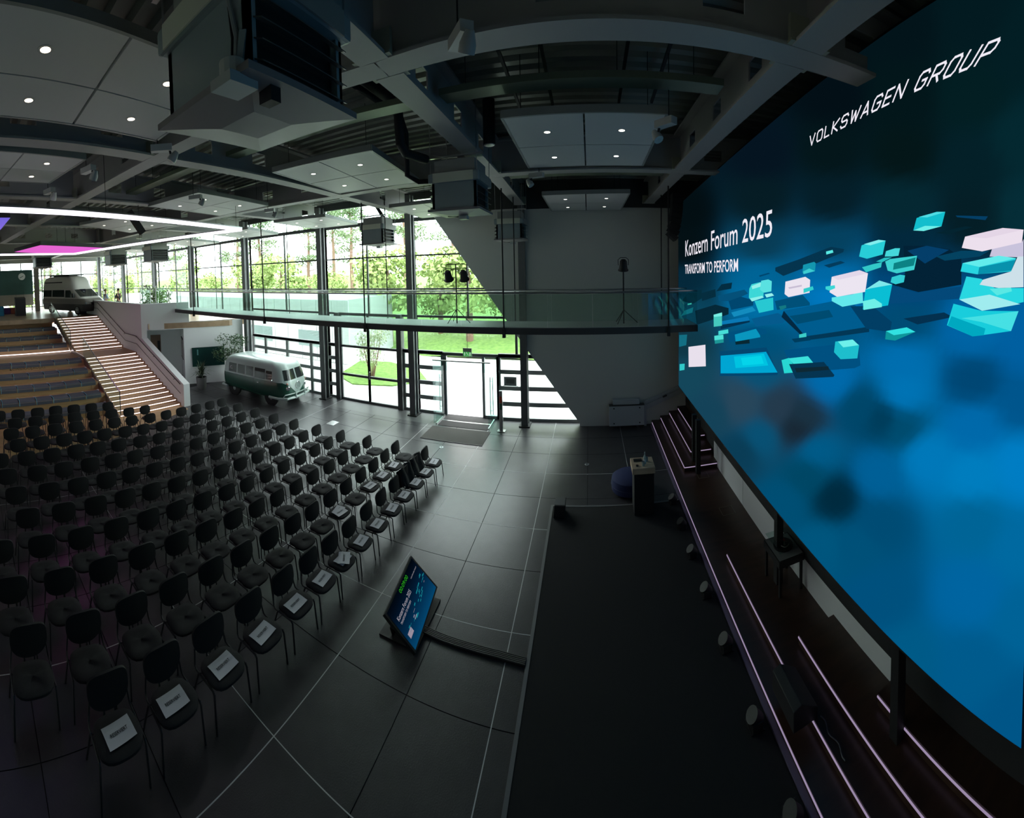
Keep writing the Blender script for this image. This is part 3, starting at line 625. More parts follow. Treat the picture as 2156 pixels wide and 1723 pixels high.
# ------------------------------------------------------------------ light ring and ceiling screens
ring = thing('light_ring', 'large rectangular glowing white light frame under the roof', 'light')
K = [(-6.85, -.9), (-9.41, 7.87), (-19.0, 5.34), (-17.6, -1.2)]
for i in range(4):
    a, b = K[i], K[(i + 1) % 4]; MB().beam((*a, 7.2), (*b, 7.2), .10, .08).build('light_bar', emit('ring_glow', (.93, .86, 1), 2.2), ring)
    MB().beam((*a, 7.26), (*b, 7.26), .12, .03).build('bar_cover', M_silver, ring)
for x, y in ((-8, 3), (-9.3, 7.6), (-14, 6.6), (-18.6, 5.3), (-7.3, .6)): MB().cyl((x, y, 7.25), (x, y, 8.9), .006, 4).build('suspension_wire', M_black, ring)
def cscreen(name, q, z, cols, label):
    t = thing(name, label, 'screen', (0, 0, 0))
    me = bpy.data.meshes.new('display'); N_ = 10; vs = []; fs = []
    Q = [Vector(p) for p in q]
    for i in range(N_ + 1):
        for j in range(N_ + 1):
            u, v = i / N_, j / N_; p = Q[0] * (1 - u) * (1 - v) + Q[1] * u * (1 - v) + Q[2] * u * v + Q[3] * (1 - u) * v; vs.append((p.x, p.y, z))
    for i in range(N_):
        for j in range(N_): fs.append((i * (N_ + 1) + j, i * (N_ + 1) + j + 1, (i + 1) * (N_ + 1) + j + 1, (i + 1) * (N_ + 1) + j))
    me.from_pydata(vs, [], fs); ca = me.color_attributes.new('c', 'FLOAT_COLOR', 'POINT')
    for i in range(N_ + 1):
        for j in range(N_ + 1):
            u, v = i / N_, j / N_; ca.data[i * (N_ + 1) + j].color = (*[lerp(cols[0][k], cols[1][k], u * .2 + v * .8) for k in range(3)], 1)
    me.materials.append(emit('display_glow', (1, 1, 1), 1.0, 'c')); ob('display', me, t)
    MB().prism(q, z + .01, z + .16, 'z').build('housing', M_black, t)
    c = sum(Q, Vector((0, 0))) / 4
    for k in (-.8, .8): MB().cyl((c.x + k, c.y, z + .15), (c.x + k, c.y, 8.9), .008, 4).build('suspension_wire', M_black, t)
cscreen('ceiling_screen', [(-17.5, 2.17), (-14.72, 2.83), (-16.66, 6.47), (-20.37, 5.69)], 7.25, (srgb(228, 100, 205), srgb(232, 105, 215)), 'glowing pink screen hung flat inside the light ring')
cscreen('ceiling_screen', [(-8.37, .2), (-8.5, 1.0), (-11.4, .9), (-10.9, .0)], 7.25, (srgb(110, 100, 215), srgb(140, 110, 225)), 'violet screen hung flat at the edge of the picture')
t = thing('ceiling_speaker', 'black column speaker hung slanting under the roof near the ring', 'speaker', (-10.4, 4.8, 7.45)); MB().cbox((0, 0, 0), (.14, .18, .75), Matrix.Rotation(.6, 3, 'X')).build('cabinet', M_black, t); MB().cyl((0, .1, .3), (0, .1, 1.4), .01, 5).build('hanger', M_black, t)
t = thing('line_array', 'curved black line array loudspeaker beside the LED screen', 'loudspeaker', (2.74, 12.2, 0))
for k in range(9):
    a = .07 * k * k * .16; z = 7.95 - .155 * k; MB().cbox((-.02 * k * k * .12, 0, z), (.34, .4, .145), Matrix.Rotation(a, 3, 'Y')).build('cabinet', M_black, t)
MB().cyl((0, 0, 7.98), (0, 0, 8.9), .02, 6).build('hanger', M_black, t)
# ------------------------------------------------------------------ LED wall
XS = 3.0
def ray(x, y):
    th = (x - 1078) / F; v = Vector((math.sin(th), math.cos(th), -(y - CY) / F)); return RR.transposed() @ v
def sp(x, y, off=0.):
    r = ray(x, y); X = XS - off; t = X / r.x; return (X, r.y * t, H + r.z * t)
def px(p):
    r = RR @ Vector((p[0], p[1], p[2] - H)); return 1078 + math.atan2(r.x, r.y) * F, CY - r.z / math.hypot(r.x, r.y) * F
led = thing('led_wall', 'huge LED wall showing blue floating blocks and white event titles', 'screen')
SY0, SY1, SZ0 = 1.42, 13.1, 1.655
def stop(y): return 7.80 + (13.1 - y) * .058
MB().add([(XS + .01, SY0 - .05, SZ0 - .04), (XS + .01, SY1 + .05, SZ0 - .04), (XS + .01, SY1 + .05, stop(SY1) + .04), (XS + .01, SY0 - .05, stop(SY0) + .04),
          (XS + .22, SY0 - .05, SZ0 - .04), (XS + .22, SY1 + .05, SZ0 - .04), (XS + .22, SY1 + .05, stop(SY1) + .04), (XS + .22, SY0 - .05, stop(SY0) + .04)],
         ((0, 1, 2, 3), (4, 7, 6, 5), (0, 4, 5, 1), (1, 5, 6, 2), (2, 6, 7, 3), (3, 7, 4, 0))).build('cabinet', M_black, led)
CP = """1440 450 3 14 18;1440 520 4 16 20;1440 600 5 40 58;1440 650 10 70 95;1440 720 16 55 70;1440 790 20 70 90;1600 330 5 20 32;1600 420 6 28 36;1600 520 8 60 85;1600 580 0 100 150;1600 640 0 110 165;1600 720 0 80 120;1600 780 10 80 115;1560 850 40 70 90;1560 950 10 60 85;1500 870 20 66 88
1750 200 3 15 22;1750 320 4 22 26;1750 420 5 30 40;1750 520 5 65 95;1750 580 0 105 165;1750 620 0 120 190;1750 700 0 85 130;1750 800 0 105 170;1690 880 26 50 66;1720 950 0 90 135;1700 1000 0 70 100;1760 1050 0 42 62;1730 1150 0 85 125;1810 860 0 70 105;1860 880 0 60 90
1900 60 3 20 26;1900 200 3 22 26;1900 330 4 22 24;1900 430 5 40 50;1900 520 3 40 60;1900 600 0 70 120;1900 680 0 75 115;1900 760 0 110 175;1900 830 0 115 180;1900 900 0 75 110;1950 960 0 120 185;1850 1000 0 95 150;1850 1100 0 75 115;1850 1250 0 80 125;1900 1400 0 90 135
2050 50 3 26 32;2050 200 3 30 34;2050 350 4 32 40;2050 450 5 30 38;2050 700 0 100 165;2050 800 0 70 115;2050 900 0 105 170;2050 1000 0 125 190;2050 1100 0 100 150;2050 1250 0 100 160;2050 1400 0 90 140
2150 100 3 30 36;2150 300 4 40 48;2150 450 5 45 55;2150 720 0 95 160;2150 850 0 85 140;2150 980 0 125 195;2150 1150 0 105 160;2150 1300 0 98 150;2150 1500 0 85 135;1640 860 36 58 76;1680 900 24 38 50;1600 920 8 80 115;1800 1150 0 80 120;1650 1060 0 78 115"""
CPS = [tuple(float(a) for a in r.split()) for r in CP.replace('\n', ';').split(';')]
CPS = [(a, b, srgb(c, d, e)) for a, b, c, d, e in CPS]
def scol(x, y):
    s = [0, 0, 0]; w = 0
    for a, b, c in CPS:
        d = ((x - a) ** 2 + (y - b) ** 2 + 500) ** -2.6; w += d
        for k in range(3): s[k] += c[k] * d
    return [q / w for q in s]
NU, NV = 90, 60; vs = []; fs = []; cl = []
for i in range(NU + 1):
    for j in range(NV + 1):
        y = lerp(SY1, SY0, (i / NU) ** .8) ; z = lerp(SZ0, stop(y), j / NV); vs.append((XS, y, z)); cl.append(scol(*px((XS, y, z))))
for i in range(NU):
    for j in range(NV): fs.append((i * (NV + 1) + j, i * (NV + 1) + j + 1, (i + 1) * (NV + 1) + j + 1, (i + 1) * (NV + 1) + j))
me = bpy.data.meshes.new('screen_image'); me.from_pydata(vs, [], fs); ca = me.color_attributes.new('c', 'FLOAT_COLOR', 'POINT')
for i, c in enumerate(cl): ca.data[i].color = (*c, 1)
E_scr = emit('display_glow', (1, 1, 1), 1.0, 'c'); me.materials.append(E_scr); ob('screen_image', me, led)
PA = [  # polygons of the block graphic, first crop
 ("1090,450 1350,360 1720,215 1870,240 1860,275 1560,400 1180,545 1090,490", (5, 52, 78)), ("1640,425 1830,375 1880,395 1700,452", (4, 60, 92)), ("905,540 1015,508 1030,520 915,556", (0, 70, 110)),
 ("180,940 410,870 560,910 560,980 200,1100", (6, 40, 55)), ("30,830 110,720 255,700 255,800 160,860", (5, 45, 60)), ("250,740 410,695 415,780 260,830", (6, 45, 62)), ("420,720 480,640 600,620 590,690", (4, 45, 65)), ("20,1000 60,940 160,900 150,960", (20, 120, 140)), ("95,860 140,850 140,868 96,876", (60, 190, 180)),
 ("440,770 740,700 780,745 600,830 450,830", (5, 80, 120)), ("560,830 700,780 840,820 840,880 590,930", (0, 70, 110)), ("590,960 830,895 870,940 620,1010", (20, 140, 190)), ("470,1060 780,1005 800,1050 470,1140", (10, 120, 180)), ("470,1100 800,1050 800,1070 470,1150", (3, 50, 80)), ("820,1030 1120,965 1230,1030 1170,1080 870,1120", (5, 90, 140)),
 ("1085,830 1400,760 1480,850 1480,880 1110,930", (0, 80, 120)), ("1185,940 1900,800 2154,1010 2154,1120 1430,1230", (0, 92, 142)), ("1250,1000 1700,930 1745,1010 1340,1090", (0, 75, 112)), ("1185,940 1430,1230 1400,1235 1160,1010", (4, 40, 64)), ("1430,1230 2154,1120 2154,1180 1440,1275", (3, 55, 85)),
 ("545,1190 860,1125 985,1150 995,1200 720,1260 570,1300", (0, 80, 125)), ("630,1210 870,1145 915,1215 920,1240 640,1290", (10, 150, 190)), ("635,1290 795,1265 800,1310 640,1325", (8, 40, 50)),
 ("390,985 485,960 485,1110 392,1122", (70, 200, 190)), ("390,985 485,960 487,1000 395,1010", (120, 238, 228)), ("398,1225 500,1210 505,1300 405,1315", (30, 150, 150)), ("398,1225 500,1210 503,1262 400,1275", (80, 225, 215)), ("445,1170 555,1150 558,1195 445,1215", (70, 220, 215)),
 ("460,1400 990,1355 1120,1650 1110,1670 460,1680", (4, 70, 110)), ("470,1450 985,1405 1115,1640 470,1650", (0, 165, 210)), ("620,1460 960,1425 1010,1560 640,1590", (0, 195, 225)), ("700,1475 930,1450 960,1540 720,1560", (5, 212, 234)),
 ("1185,1385 2030,1290 2055,1560 1990,1590 1310,1640", (0, 80, 128)), ("1160,1500 1245,1475 1320,1590 1310,1640 1190,1650", (40, 215, 210)), ("1240,1480 1460,1455 1520,1530 1310,1560", (60, 225, 220)), ("1245,1545 1640,1520 1760,1670 1750,1690 1320,1710", (6, 52, 80)), ("1310,1590 1690,1570 1700,1610 1330,1640", (14, 40, 52)),
 ("1755,1410 1770,1290 1960,1265 2040,1330 2020,1480 1830,1490", (30, 190, 205)), ("1800,1290 1970,1268 2035,1330 1860,1355", (110, 240, 235)), ("1360,1210 1440,1190 1445,1265 1360,1275", (60, 205, 200)), ("1275,1260 1480,1230 1490,1275 1310,1300", (0, 60, 92)),
 ("0,1215 90,1210 80,1330 0,1350", (20, 110, 130)), ("5,1545 62,1540 60,1610 5,1620", (50, 200, 200)), ("105,1350 297,1325 302,1570 108,1578", (232, 224, 236)),
 ("1398,505 1405,420 1530,385 1548,400 1540,490 1410,525", (20, 150, 175)), ("1405,495 1475,460 1540,490 1410,525", (60, 205, 210)), ("1665,268 1740,250 1748,280 1668,303", (90, 235, 230)),
 ("855,830 1065,790 1070,930 905,965", (40, 200, 210)), ("795,690 820,640 920,615 960,650 955,790 825,835 790,790", (60, 215, 215)), ("820,660 925,620 960,655 830,695", (150, 240, 235)), ("930,600 1010,585 1050,605 1045,720 960,735 915,700", (90, 225, 225)), ("970,755 1050,740 1075,768 990,790", (150, 242, 238)), ("800,800 940,770 960,790 825,835", (140, 240, 235)),
 ("1730,790 1960,755 2080,720 2085,850 1850,895 1730,830", (100, 232, 235)), ("1205,610 1430,555 1485,590 1478,735 1240,785 1195,750", (235, 228, 240)), ("1235,675 1390,645 1390,665 1250,692", (200, 190, 212)), ("1730,555 2045,480 2140,515 2110,725 1790,782 1705,730", (236, 229, 241)), ("1730,555 2045,480 2140,515 1800,590", (226, 216, 234)),
 ("1410,690 1515,662 1525,700 1410,740", (50, 205, 205)), ("1660,665 1765,650 1768,685 1700,712 1660,695", (60, 215, 215)), ("1130,890 1210,875 1215,905 1150,935", (20, 120, 130))]
PBL = [  # second crop
 ("700,560 970,560 1250,600 1400,700 1400,1030 880,1120 560,1030 720,900", (3, 34, 54)), ("750,620 980,560 1250,610 960,775", (4, 62, 105)), ("560,1060 640,1050 850,1130 1400,1050 1370,1200 530,1260", (4, 72, 120)), ("820,1420 1190,1365 1300,1420 870,1510 700,1440", (4, 48, 78)), ("1095,690 1400,620 1740,620 1620,690 1200,740", (4, 66, 96)), ("1330,195 1720,205 1690,250 1350,215", (4, 62, 100)), ("1090,405 1450,325 1540,335 1240,420", (4, 36, 48)), ("60,1290 330,1290 560,1480 540,1600 250,1560", (2, 62, 100)),
 ("820,375 860,225 1100,150 1205,150 1160,325 945,382", (20, 190, 205)), ("885,212 1110,150 1205,152 985,218", (80, 220, 228)), ("820,375 960,320 1160,325 945,382", (110, 240, 235)),
 ("165,690 195,555 400,488 485,497 450,665 260,717", (40, 205, 215)), ("225,540 400,488 485,500 300,555", (130, 238, 238)), ("475,690 490,625 600,590 660,590 640,680 560,690", (70, 215, 218)), ("480,750 540,720 865,680 830,850 620,893 510,860", (60, 208, 208)), ("585,770 850,700 825,800 575,850", (12, 130, 132)), ("370,750 470,705 560,700 440,760", (40, 190, 195)), ("200,820 340,780 440,760 430,820 250,880", (50, 200, 200)), ("545,1000 560,940 660,910 720,918 705,1000 605,1025", (50, 205, 212)),
 ("240,1090 410,980 565,1028 515,1280 210,1330", (10, 190, 212)), ("240,1090 410,980 565,1028 300,1075", (125, 232, 235)), ("210,1230 350,1200 440,1260 440,1300 220,1335", (110, 240, 232)), ("480,1690 490,1590 740,1545 845,1600 600,1705", (15, 150, 155)), ("490,1590 740,1545 845,1600 585,1640", (50, 225, 225)),
 ("1225,1520 1305,1260 1640,1345 2090,1350 2000,1590 1535,1655", (25, 205, 220)), ("1400,1435 2090,1350 2000,1590 1640,1480", (70, 224, 228)), ("1235,1520 1280,1410 1690,1560 1670,1640 1535,1655", (0, 168, 192)),
 ("1375,1205 1460,930 1640,960 1800,1070 2152,1070 2152,1240 1650,1340", (40, 215, 225)), ("1375,1210 1740,1150 2110,1265 1650,1345", (160, 236, 239)), ("1770,600 2130,520 2150,480 2150,700 1740,690", (200, 195, 220)), ("1620,1030 1660,970 2000,870 2080,690 2150,690 2150,1060 1850,1070", (205, 224, 233)), ("1740,1080 2000,1065 2010,1110 1830,1160", (90, 232, 228)),
 ("1390,870 1415,770 1850,680 2060,710 2000,870 1590,905", (40, 212, 224)), ("1600,905 1615,820 2050,730 2005,860", (8, 145, 172)), ("1415,770 1850,680 2060,710 1615,815", (98, 236, 236)), ("1405,585 1445,450 1900,345 2150,365 2130,520 1650,628", (236, 224, 237)), ("1445,450 1900,345 2150,365 1700,470", (228, 214, 230))]
vs = []; fs = []; fc = []; k = 0
for lst, (bx, by, sc) in ((PA, (1430, 480, 5.385)), (PBL, (1780, 420, 5.734))):
    for s, c in lst:
        k += 1; p = [tuple(float(a) for a in q.split(',')) for q in s.split()]; o = len(vs)
        vs += [sp(bx + a / sc, by + b / sc, .001 + .0003 * k) for a, b in p]; fs.append(tuple(range(o, o + len(p)))); fc.append(srgb(*c))
me = bpy.data.meshes.new('block_graphic'); me.from_pydata(vs, [], fs); ca = me.color_attributes.new('c', 'FLOAT_COLOR', 'CORNER')
for pl, c in zip(me.polygons, fc):
    for li in pl.loop_indices: ca.data[li].color = (*c, 1)
me.materials.append(E_scr); ob('block_graphic', me, led)
E_txt = emit('title_white', srgb(240, 236, 246), 1.0)
def quadmap(c4, off):
    P = [Vector(sp(x, y, off)) for x, y in c4]       # bottom-left, bottom-right, top-right, top-left
    return lambda u, v: P[0] * (1 - u) * (1 - v) + P[1] * u * (1 - v) + P[2] * u * v + P[3] * (1 - u) * v
tm = MB(); text_on(tm, 'Konzern Forum 2025', quadmap([(1443, 541), (1625, 498), (1627, 440), (1443, 507)], .04), .004); tm.build('title_lettering', E_txt, led)
tm = MB(); text_on(tm, 'TRANSFORM TO PERFORM', quadmap([(1442, 577), (1554, 572), (1554, 544), (1442, 557.5)], .04), .012); tm.build('title_lettering', E_txt, led)
GL = {'V': [[(0, 1), (.5, 0), (1, 1)]], 'O': [[(.18, 0), (.82, 0), (1, .18), (1, .82), (.82, 1), (.18, 1), (0, .82), (0, .18), (.18, 0)]], 'L': [[(0, 1), (0, 0), (1, 0)]], 'K': [[(0, 0), (0, 1)], [(1, 1), (.12, .5), (1, 0)]],
      'S': [[(0, .18), (.18, 0), (.82, 0), (1, .18), (1, .38), (.85, .5), (.15, .5), (0, .64), (0, .82), (.18, 1), (.82, 1), (1, .82)]], 'W': [[(0, 1), (.25, 0), (.5, .8), (.75, 0), (1, 1)]], 'A': [[(0, 0), (.5, 1), (1, 0)], [(.22, .28), (.78, .28)]],
      'G': [[(1, .82), (.82, 1), (.18, 1), (0, .82), (0, .18), (.18, 0), (.82, 0), (1, .18), (1, .48), (.55, .48)]], 'E': [[(1, 1), (0, 1), (0, 0), (1, 0)], [(0, .5), (.85, .5)]], 'N': [[(0, 0), (0, 1), (1, 0), (1, 1)]],
      'R': [[(0, 0), (0, 1), (.82, 1), (1, .85), (1, .6), (.82, .44), (0, .44)], [(.5, .44), (1, 0)]], 'U': [[(0, 1), (0, .18), (.18, 0), (.82, 0), (1, .18), (1, 1)]], 'P': [[(0, 0), (0, 1), (.82, 1), (1, .85), (1, .58), (.82, .42), (0, .42)]]}
def strokes(mb, word, fn, sw=.075, gap=.42, lw=.8, shear=.22):
    x = 0; lay = []
    for ch in word:
        if ch == ' ': x += .75; continue
        w = lw * (1.25 if ch in 'W' else .85 if ch in 'LE' else 1); lay.append((ch, x, w)); x += w + gap
    tot = x - gap + shear
    for ch, x0, w in lay:
        for st_ in GL[ch]:
            pts = [Vector((x0 + a * w + b * shear, b)) for a, b in st_]
            for a, b in zip(pts[:-1], pts[1:]):
                d = (b - a).normalized(); n = Vector((-d.y, d.x)) * sw; a2 = a - d * sw * .8; b2 = b + d * sw * .8
                mb.add([fn(max(0, q.x) / tot, q.y) for q in (a2 - n, b2 - n, b2 + n, a2 + n)], ((0, 1, 2, 3),))
tm = MB(); strokes(tm, 'VOLKSWAGEN GROUP', quadmap([(1704, 308), (2084, 126), (2108, 80), (1703, 289)], .041)); tm.build('title_lettering', E_txt, led)

# ------------------------------------------------------------------ stage: carpeted area, lit steps, fascia
stg = structe('floor_stage'); stg['label'] = 'black carpeted presentation area before the screen'
MB().box(-.93, 2.12, -2.8, 9.27, 0, .018).build('carpet', M_carpet, stg)
for b in ((-.985, -.93, -2.8, 9.32), (-.93, 2.12, 9.27, 9.32)): MB().box(b[0], b[1], b[2], b[3], 0, .024).build('edge_trim', mat('grey_edge_trim', (.13, .13, .135), .45), stg)
ss = thing('stage_steps', 'dark wooden steps with violet glowing edges below the LED wall', 'steps')
MB().box(2.2, 3.6, -2.8, 14.05, 0, .15).build('step', M_woodd, ss)
def ledline(x0, x1, y0, y1, z): MB().box(x0, x1, y0, y1, z, z + .022).build('led_line', M_ledp, ss)
MB().box(2.13, 2.2, -2.8, 13.9, 0, .05).build('light_cove', mat('violet_cove', (.10, .085, .14), .5), ss)
ledline(2.19, 2.2, -2.8, 13.9, .11)
RX = [2.52, 2.84, 3.16, 3.48]
for i, (x, yn, yf) in enumerate(zip(RX[:3], (6.9, 4.75, 3.4), (10.3, 10.85, 11.5))):
    z = .15 * (i + 2)
    MB().box(x, 3.6, -2.8, yn, z - .15, z).build('step', M_woodd, ss); MB().box(x, 3.6, yf, 14.05, z - .15, z).build('step', M_woodd, ss)
    ledline(x - .01, x, -2.8, yn, z - .05); ledline(x - .01, x, yf, 13.9, z - .05); ledline(x, 3.45, yf - .01, yf, z - .05)
MB().box(3.48, 3.6, 12.2, 14.05, .6, .75).build('step', M_woodd, ss)
for (x, y, s) in ((2.95, 10.0, .28), (3.05, 8.35, .3), (3.0, 4.95, .42)):
    for a, b in (((x - s / 2, y - s / 2), (x + s / 2, y - s / 2)), ((x + s / 2, y - s / 2), (x + s / 2, y + s / 2)), ((x + s / 2, y + s / 2), (x - s / 2, y + s / 2)), ((x - s / 2, y + s / 2), (x - s / 2, y - s / 2))):
        MB().beam((*a, .151), (*b, .151), .012, .006).build('hatch_frame', mat('hatch_brass', (.16, .14, .11), .4), ss)
struct('trim_white_fascia', MB().box(3.46, 3.5, 3.3, 6.2, .15, .80).box(3.46, 3.5, 6.22, 8.4, .15, .80).box(3.46, 3.5, 8.42, 10.6, .15, .80), mat('white_fascia', (.62, .62, .64), .6), 'white fascia strip under the LED wall')
struct('trim_black_fascia', MB().box(3.44, 3.98, -2.8, 13.9, .80, 1.64).box(3.5, 3.98, -2.8, 13.9, 0.1, .8), M_blackwall, 'black fascia under the LED wall')
for k, (x, y) in enumerate(((2.86, 10.15), (2.86, 10.55), (3.1, 5.9), (3.1, 3.0))):
    o = MB().box(x - .06, x + .06, y - .06, y + .06, .15, 1.62).build('screen_post', M_black)
    tag(o, 'black support post under the LED wall, %s from the pale wall' % ORD[k], 'post')
# floor uplights
proto = None
for k, y in enumerate((9.21, 8.27, 7.39, 6.42, 5.41, 4.32, 3.34)):
    if proto is None:
        proto = thing('floor_uplight', '', 'uplight', (1.96, y, .018))
        Mx = Matrix.Translation((0, 0, .10)) @ Matrix.Rotation(math.radians(-38), 4, 'Y')
        MB().lathe([(.06, -.09), (.085, -.07), (.085, .06), (.09, .065), (.09, .075), (.08, .075)], 18, Mx).build('can', M_black, proto, smooth=True)
        MB().lathe([(.001, .066), (.078, .066), (.078, .064)], 18, Mx).build('lens', mat('uplight_lens', (.55, .55, .58), .15, metal=.7), proto)
        MB().box(-.07, .07, -.1, -.085, 0, .12).box(-.07, .07, .085, .1, 0, .12).build('yoke', M_black, proto); MB().box(-.09, .09, -.1, .1, 0, .012).build('base', M_black, proto)
        index_kids(); o = proto
    else: o = copy_tree(proto); o.location = (1.96, y, .018)
    tag(o, 'round floor uplight along the violet step edge, %s from the oak topped table' % ORD[k], 'uplight', 'floor uplights along the steps')
# wedge monitor, vitrine, table, pouf, small box, display, cable ramp
t = thing('stage_monitor', 'black wedge loudspeaker with coiled cable on the steps', 'loudspeaker', (2.40, 4.1, .30))
MB().prism([(-.17, 0), (.17, 0), (.17, .14), (-.06, .30), (-.17, .26)], -.28, .28, 'y').build('cabinet', M_black, t, bevel=.01)
MB().tube([(.2 + .02 * math.sin(k * .9), -.3 - .04 * k + .01, .012) for k in range(0, 14)], .008, 5).build('cable', mat('cable_grey', (.10, .10, .11), .5), t)
t = thing('display_vitrine', 'black display table with glass lid and patterned scarf clip inside', 'display case', (3.18, 5.86, .15))
for sx in (-.2, .2):
    for sy in (-.26, .26): MB().box(sx - .02, sx + .02, sy - .02, sy + .02, 0, .7).build('leg', M_black, t)
MB().box(-.24, .24, -.3, .3, .66, .78).build('case', M_black, t); MB().box(-.22, .22, -.28, .28, .78, .785).build('liner', mat('vitrine_grey', (.20, .21, .21), .4), t)
MB().lathe([(.001, 0), (.17, 0), (.17, .03), (.001, .03)], 28, Matrix.Translation((.0, .02, .787))).build('disc', M_black, t)
MB().tube([(.0 + .08 * math.cos(a) * (1 - .3 * math.sin(2 * a)), .02 + .10 * math.sin(a), .826) for a in [k * .35 for k in range(17)]], .008, 5).build('chain', mat('vitrine_silver', (.6, .55, .45), .3, metal=1.), t)
for k in range(5): MB().cbox((.05 - .012 * k, .09 - .028 * k, .83), (.03, .03, .02)).build('bead', mat('vitrine_red' if k < 2 else 'vitrine_silver', (.45, .04, .04), .4), t)
MB().box(-.22, .22, -.28, .28, .90, .905).build('glass_lid', M_vglass, t)
t = thing('bar_table', 'high black box table with thick oak top', 'table', (1.2, 9.08, 0.02))
MB().box(-.22, .24, -.22, .24, 0, .98).build('body', M_black, t); MB().box(-.265, .265, -.26, .27, .98, 1.12).build('table_top', M_oaktop, t, bevel=.008)
t = thing('water_bottle', 'clear glass water bottle standing on the oak topped table', 'bottle', (1.25, 9.03, 1.14)); MB().lathe([(.03, 0), (.032, .01), (.032, .15), (.014, .22), (.013, .27), (.001, .27)], 14).build('bottle_glass', mat('bottle_glass', (.35, .45, .42), .08, spec=.8), t, smooth=True)
MB().lathe([(.0325, .05), (.0325, .11)], 14).build('bottle_label', mat('bottle_label', (.5, .6, .62), .5), t); MB().lathe([(.015, .262), (.015, .282), (.001, .282)], 10).build('cap', M_silver, t)
for k, (dx, dy) in enumerate(((-.05, -.09), (.06, .10))):
    t = thing('drinking_glass', ('clear tumbler in front of the water bottle', 'clear tumbler behind the water bottle')[k], 'glass', (1.25 + dx, 9.03 + dy, 1.14)); MB().lathe([(.03, 0), (.034, .1), (.031, .1), (.028, .006), (.001, .006)], 14).build('tumbler', mat('tumbler_glass', (.30, .36, .35), .08, spec=.8), t, smooth=True)
t = thing('presenter_case', 'black oblong case on the oak topped table', 'case', (1.10, 9.2, 1.14)); MB().box(-.1, .1, -.05, .05, 0, .03).build('case_body', M_black, t, bevel=.008)
t = thing('presenter_remote', 'small black remote near the table edge', 'remote', (1.06, 8.95, 1.14)); MB().box(-.025, .025, -.035, .035, 0, .02).build('remote_body', M_black, t, bevel=.005); MB().cbox((0, .01, .021), (.015, .015, .004)).build('button', mat('remote_button', (.3, .08, .06), .5), t)
o = MB().lathe([(.001, 0), (.36, 0), (.46, .06), (.48, .2), (.46, .36), (.36, .43), (.001, .43)], 32).build('round_pouf', mat('navy_fabric', (.008, .018, .085), .8), smooth=True, loc=(.98, 9.95, 0)); tag(o, 'round navy blue pouf behind the high table', 'pouf')
MB().lathe([(.483, .195), (.487, .2), (.483, .205)], 32).build('seam', mat('navy_piping', (.006, .012, .06), .7), o)
t = thing('stage_speaker', 'small black box speaker at the carpet corner', 'loudspeaker', (-.76, 8.98, .024)); MB().prism([(-.13, 0), (.13, 0), (.16, .3), (-.1, .3)], -.17, .17, 'y').build('cabinet', M_black, t, bevel=.012); MB().box(-.09, .14, -.15, .15, .3, .304).build('top_pad', mat('speaker_top', (.05, .05, .055), .5), t)
t = thing('confidence_monitor', 'tilted floor display facing the stage with countdown clock', 'display', (0, 0, 0))
DQ = [Vector((-3.03, 5.02, .58)), Vector((-3.2, 6.30, .58)), Vector((-2.70, 6.32, .13)), Vector((-2.54, 5.06, .13))]
nrm = (DQ[1] - DQ[0]).cross(DQ[3] - DQ[0]).normalized()
if nrm.z < 0: nrm = -nrm
dm = lambda u, v, o=0.: DQ[3] * (1 - u) * (1 - v) + DQ[2] * u * (1 - v) + DQ[1] * u * v + DQ[0] * (1 - u) * v + nrm * o
vs = [dm(0, 0), dm(1, 0), dm(1, 1), dm(0, 1)]; MB().add(vs + [v - nrm * .05 for v in vs], ((0, 1, 2, 3), (7, 6, 5, 4), (0, 4, 5, 1), (1, 5, 6, 2), (2, 6, 7, 3), (3, 7, 4, 0))).build('housing', M_black, t)
def dcol(u, v): return [a * .55 for a in srgb(2 + 4 * (1 - v), 12 + 78 * (1 - v) ** 1.3, 22 + 118 * (1 - v) ** 1.1)]
n = 12; vs = [dm(.03 + .94 * i / n, .04 + .92 * j / n, .002) for i in range(n + 1) for j in range(n + 1)]; me = bpy.data.meshes.new('display'); me.from_pydata(vs, [], [(i * (n + 1) + j, (i + 1) * (n + 1) + j, (i + 1) * (n + 1) + j + 1, i * (n + 1) + j + 1) for i in range(n) for j in range(n)])
ca = me.color_attributes.new('c', 'FLOAT_COLOR', 'POINT')
for i in range(n + 1):
    for j in range(n + 1): ca.data[i * (n + 1) + j].color = (*dcol(i / n, j / n), 1)
me.materials.append(E_scr); ob('display_image', me, t)
mb = MB(); r = random.Random(3)
for k in range(34):
    u = r.uniform(.12, .95); v = .22 + .30 * u + r.uniform(-.09, .09); a, b = r.uniform(.02, .07), r.uniform(.015, .04)
    mb.m = 1 if k % 9 == 0 else 0; mb.add([dm(u, v, .004), dm(u + a, v + .01, .004), dm(u + a, v + b, .004), dm(u, v + b - .01, .004)], ((0, 1, 2, 3),))
mb.m = 1; mb.add([dm(.08, .22, .004), dm(.19, .22, .004), dm(.19, .33, .004), dm(.08, .33, .004)], ((0, 1, 2, 3),))
mb.build('display_blocks', [emit('mini_cyan', srgb(20, 120, 135), 1), emit('mini_white', srgb(150, 140, 155), 1)], t)
tm = MB(); text_on(tm, '00:09:00', lambda u, v: dm(lerp(.40, .68, u), lerp(.84, .93, v), .004)); tm.build('clock_lettering', emit('clock_green', srgb(40, 150, 20), 1), t)
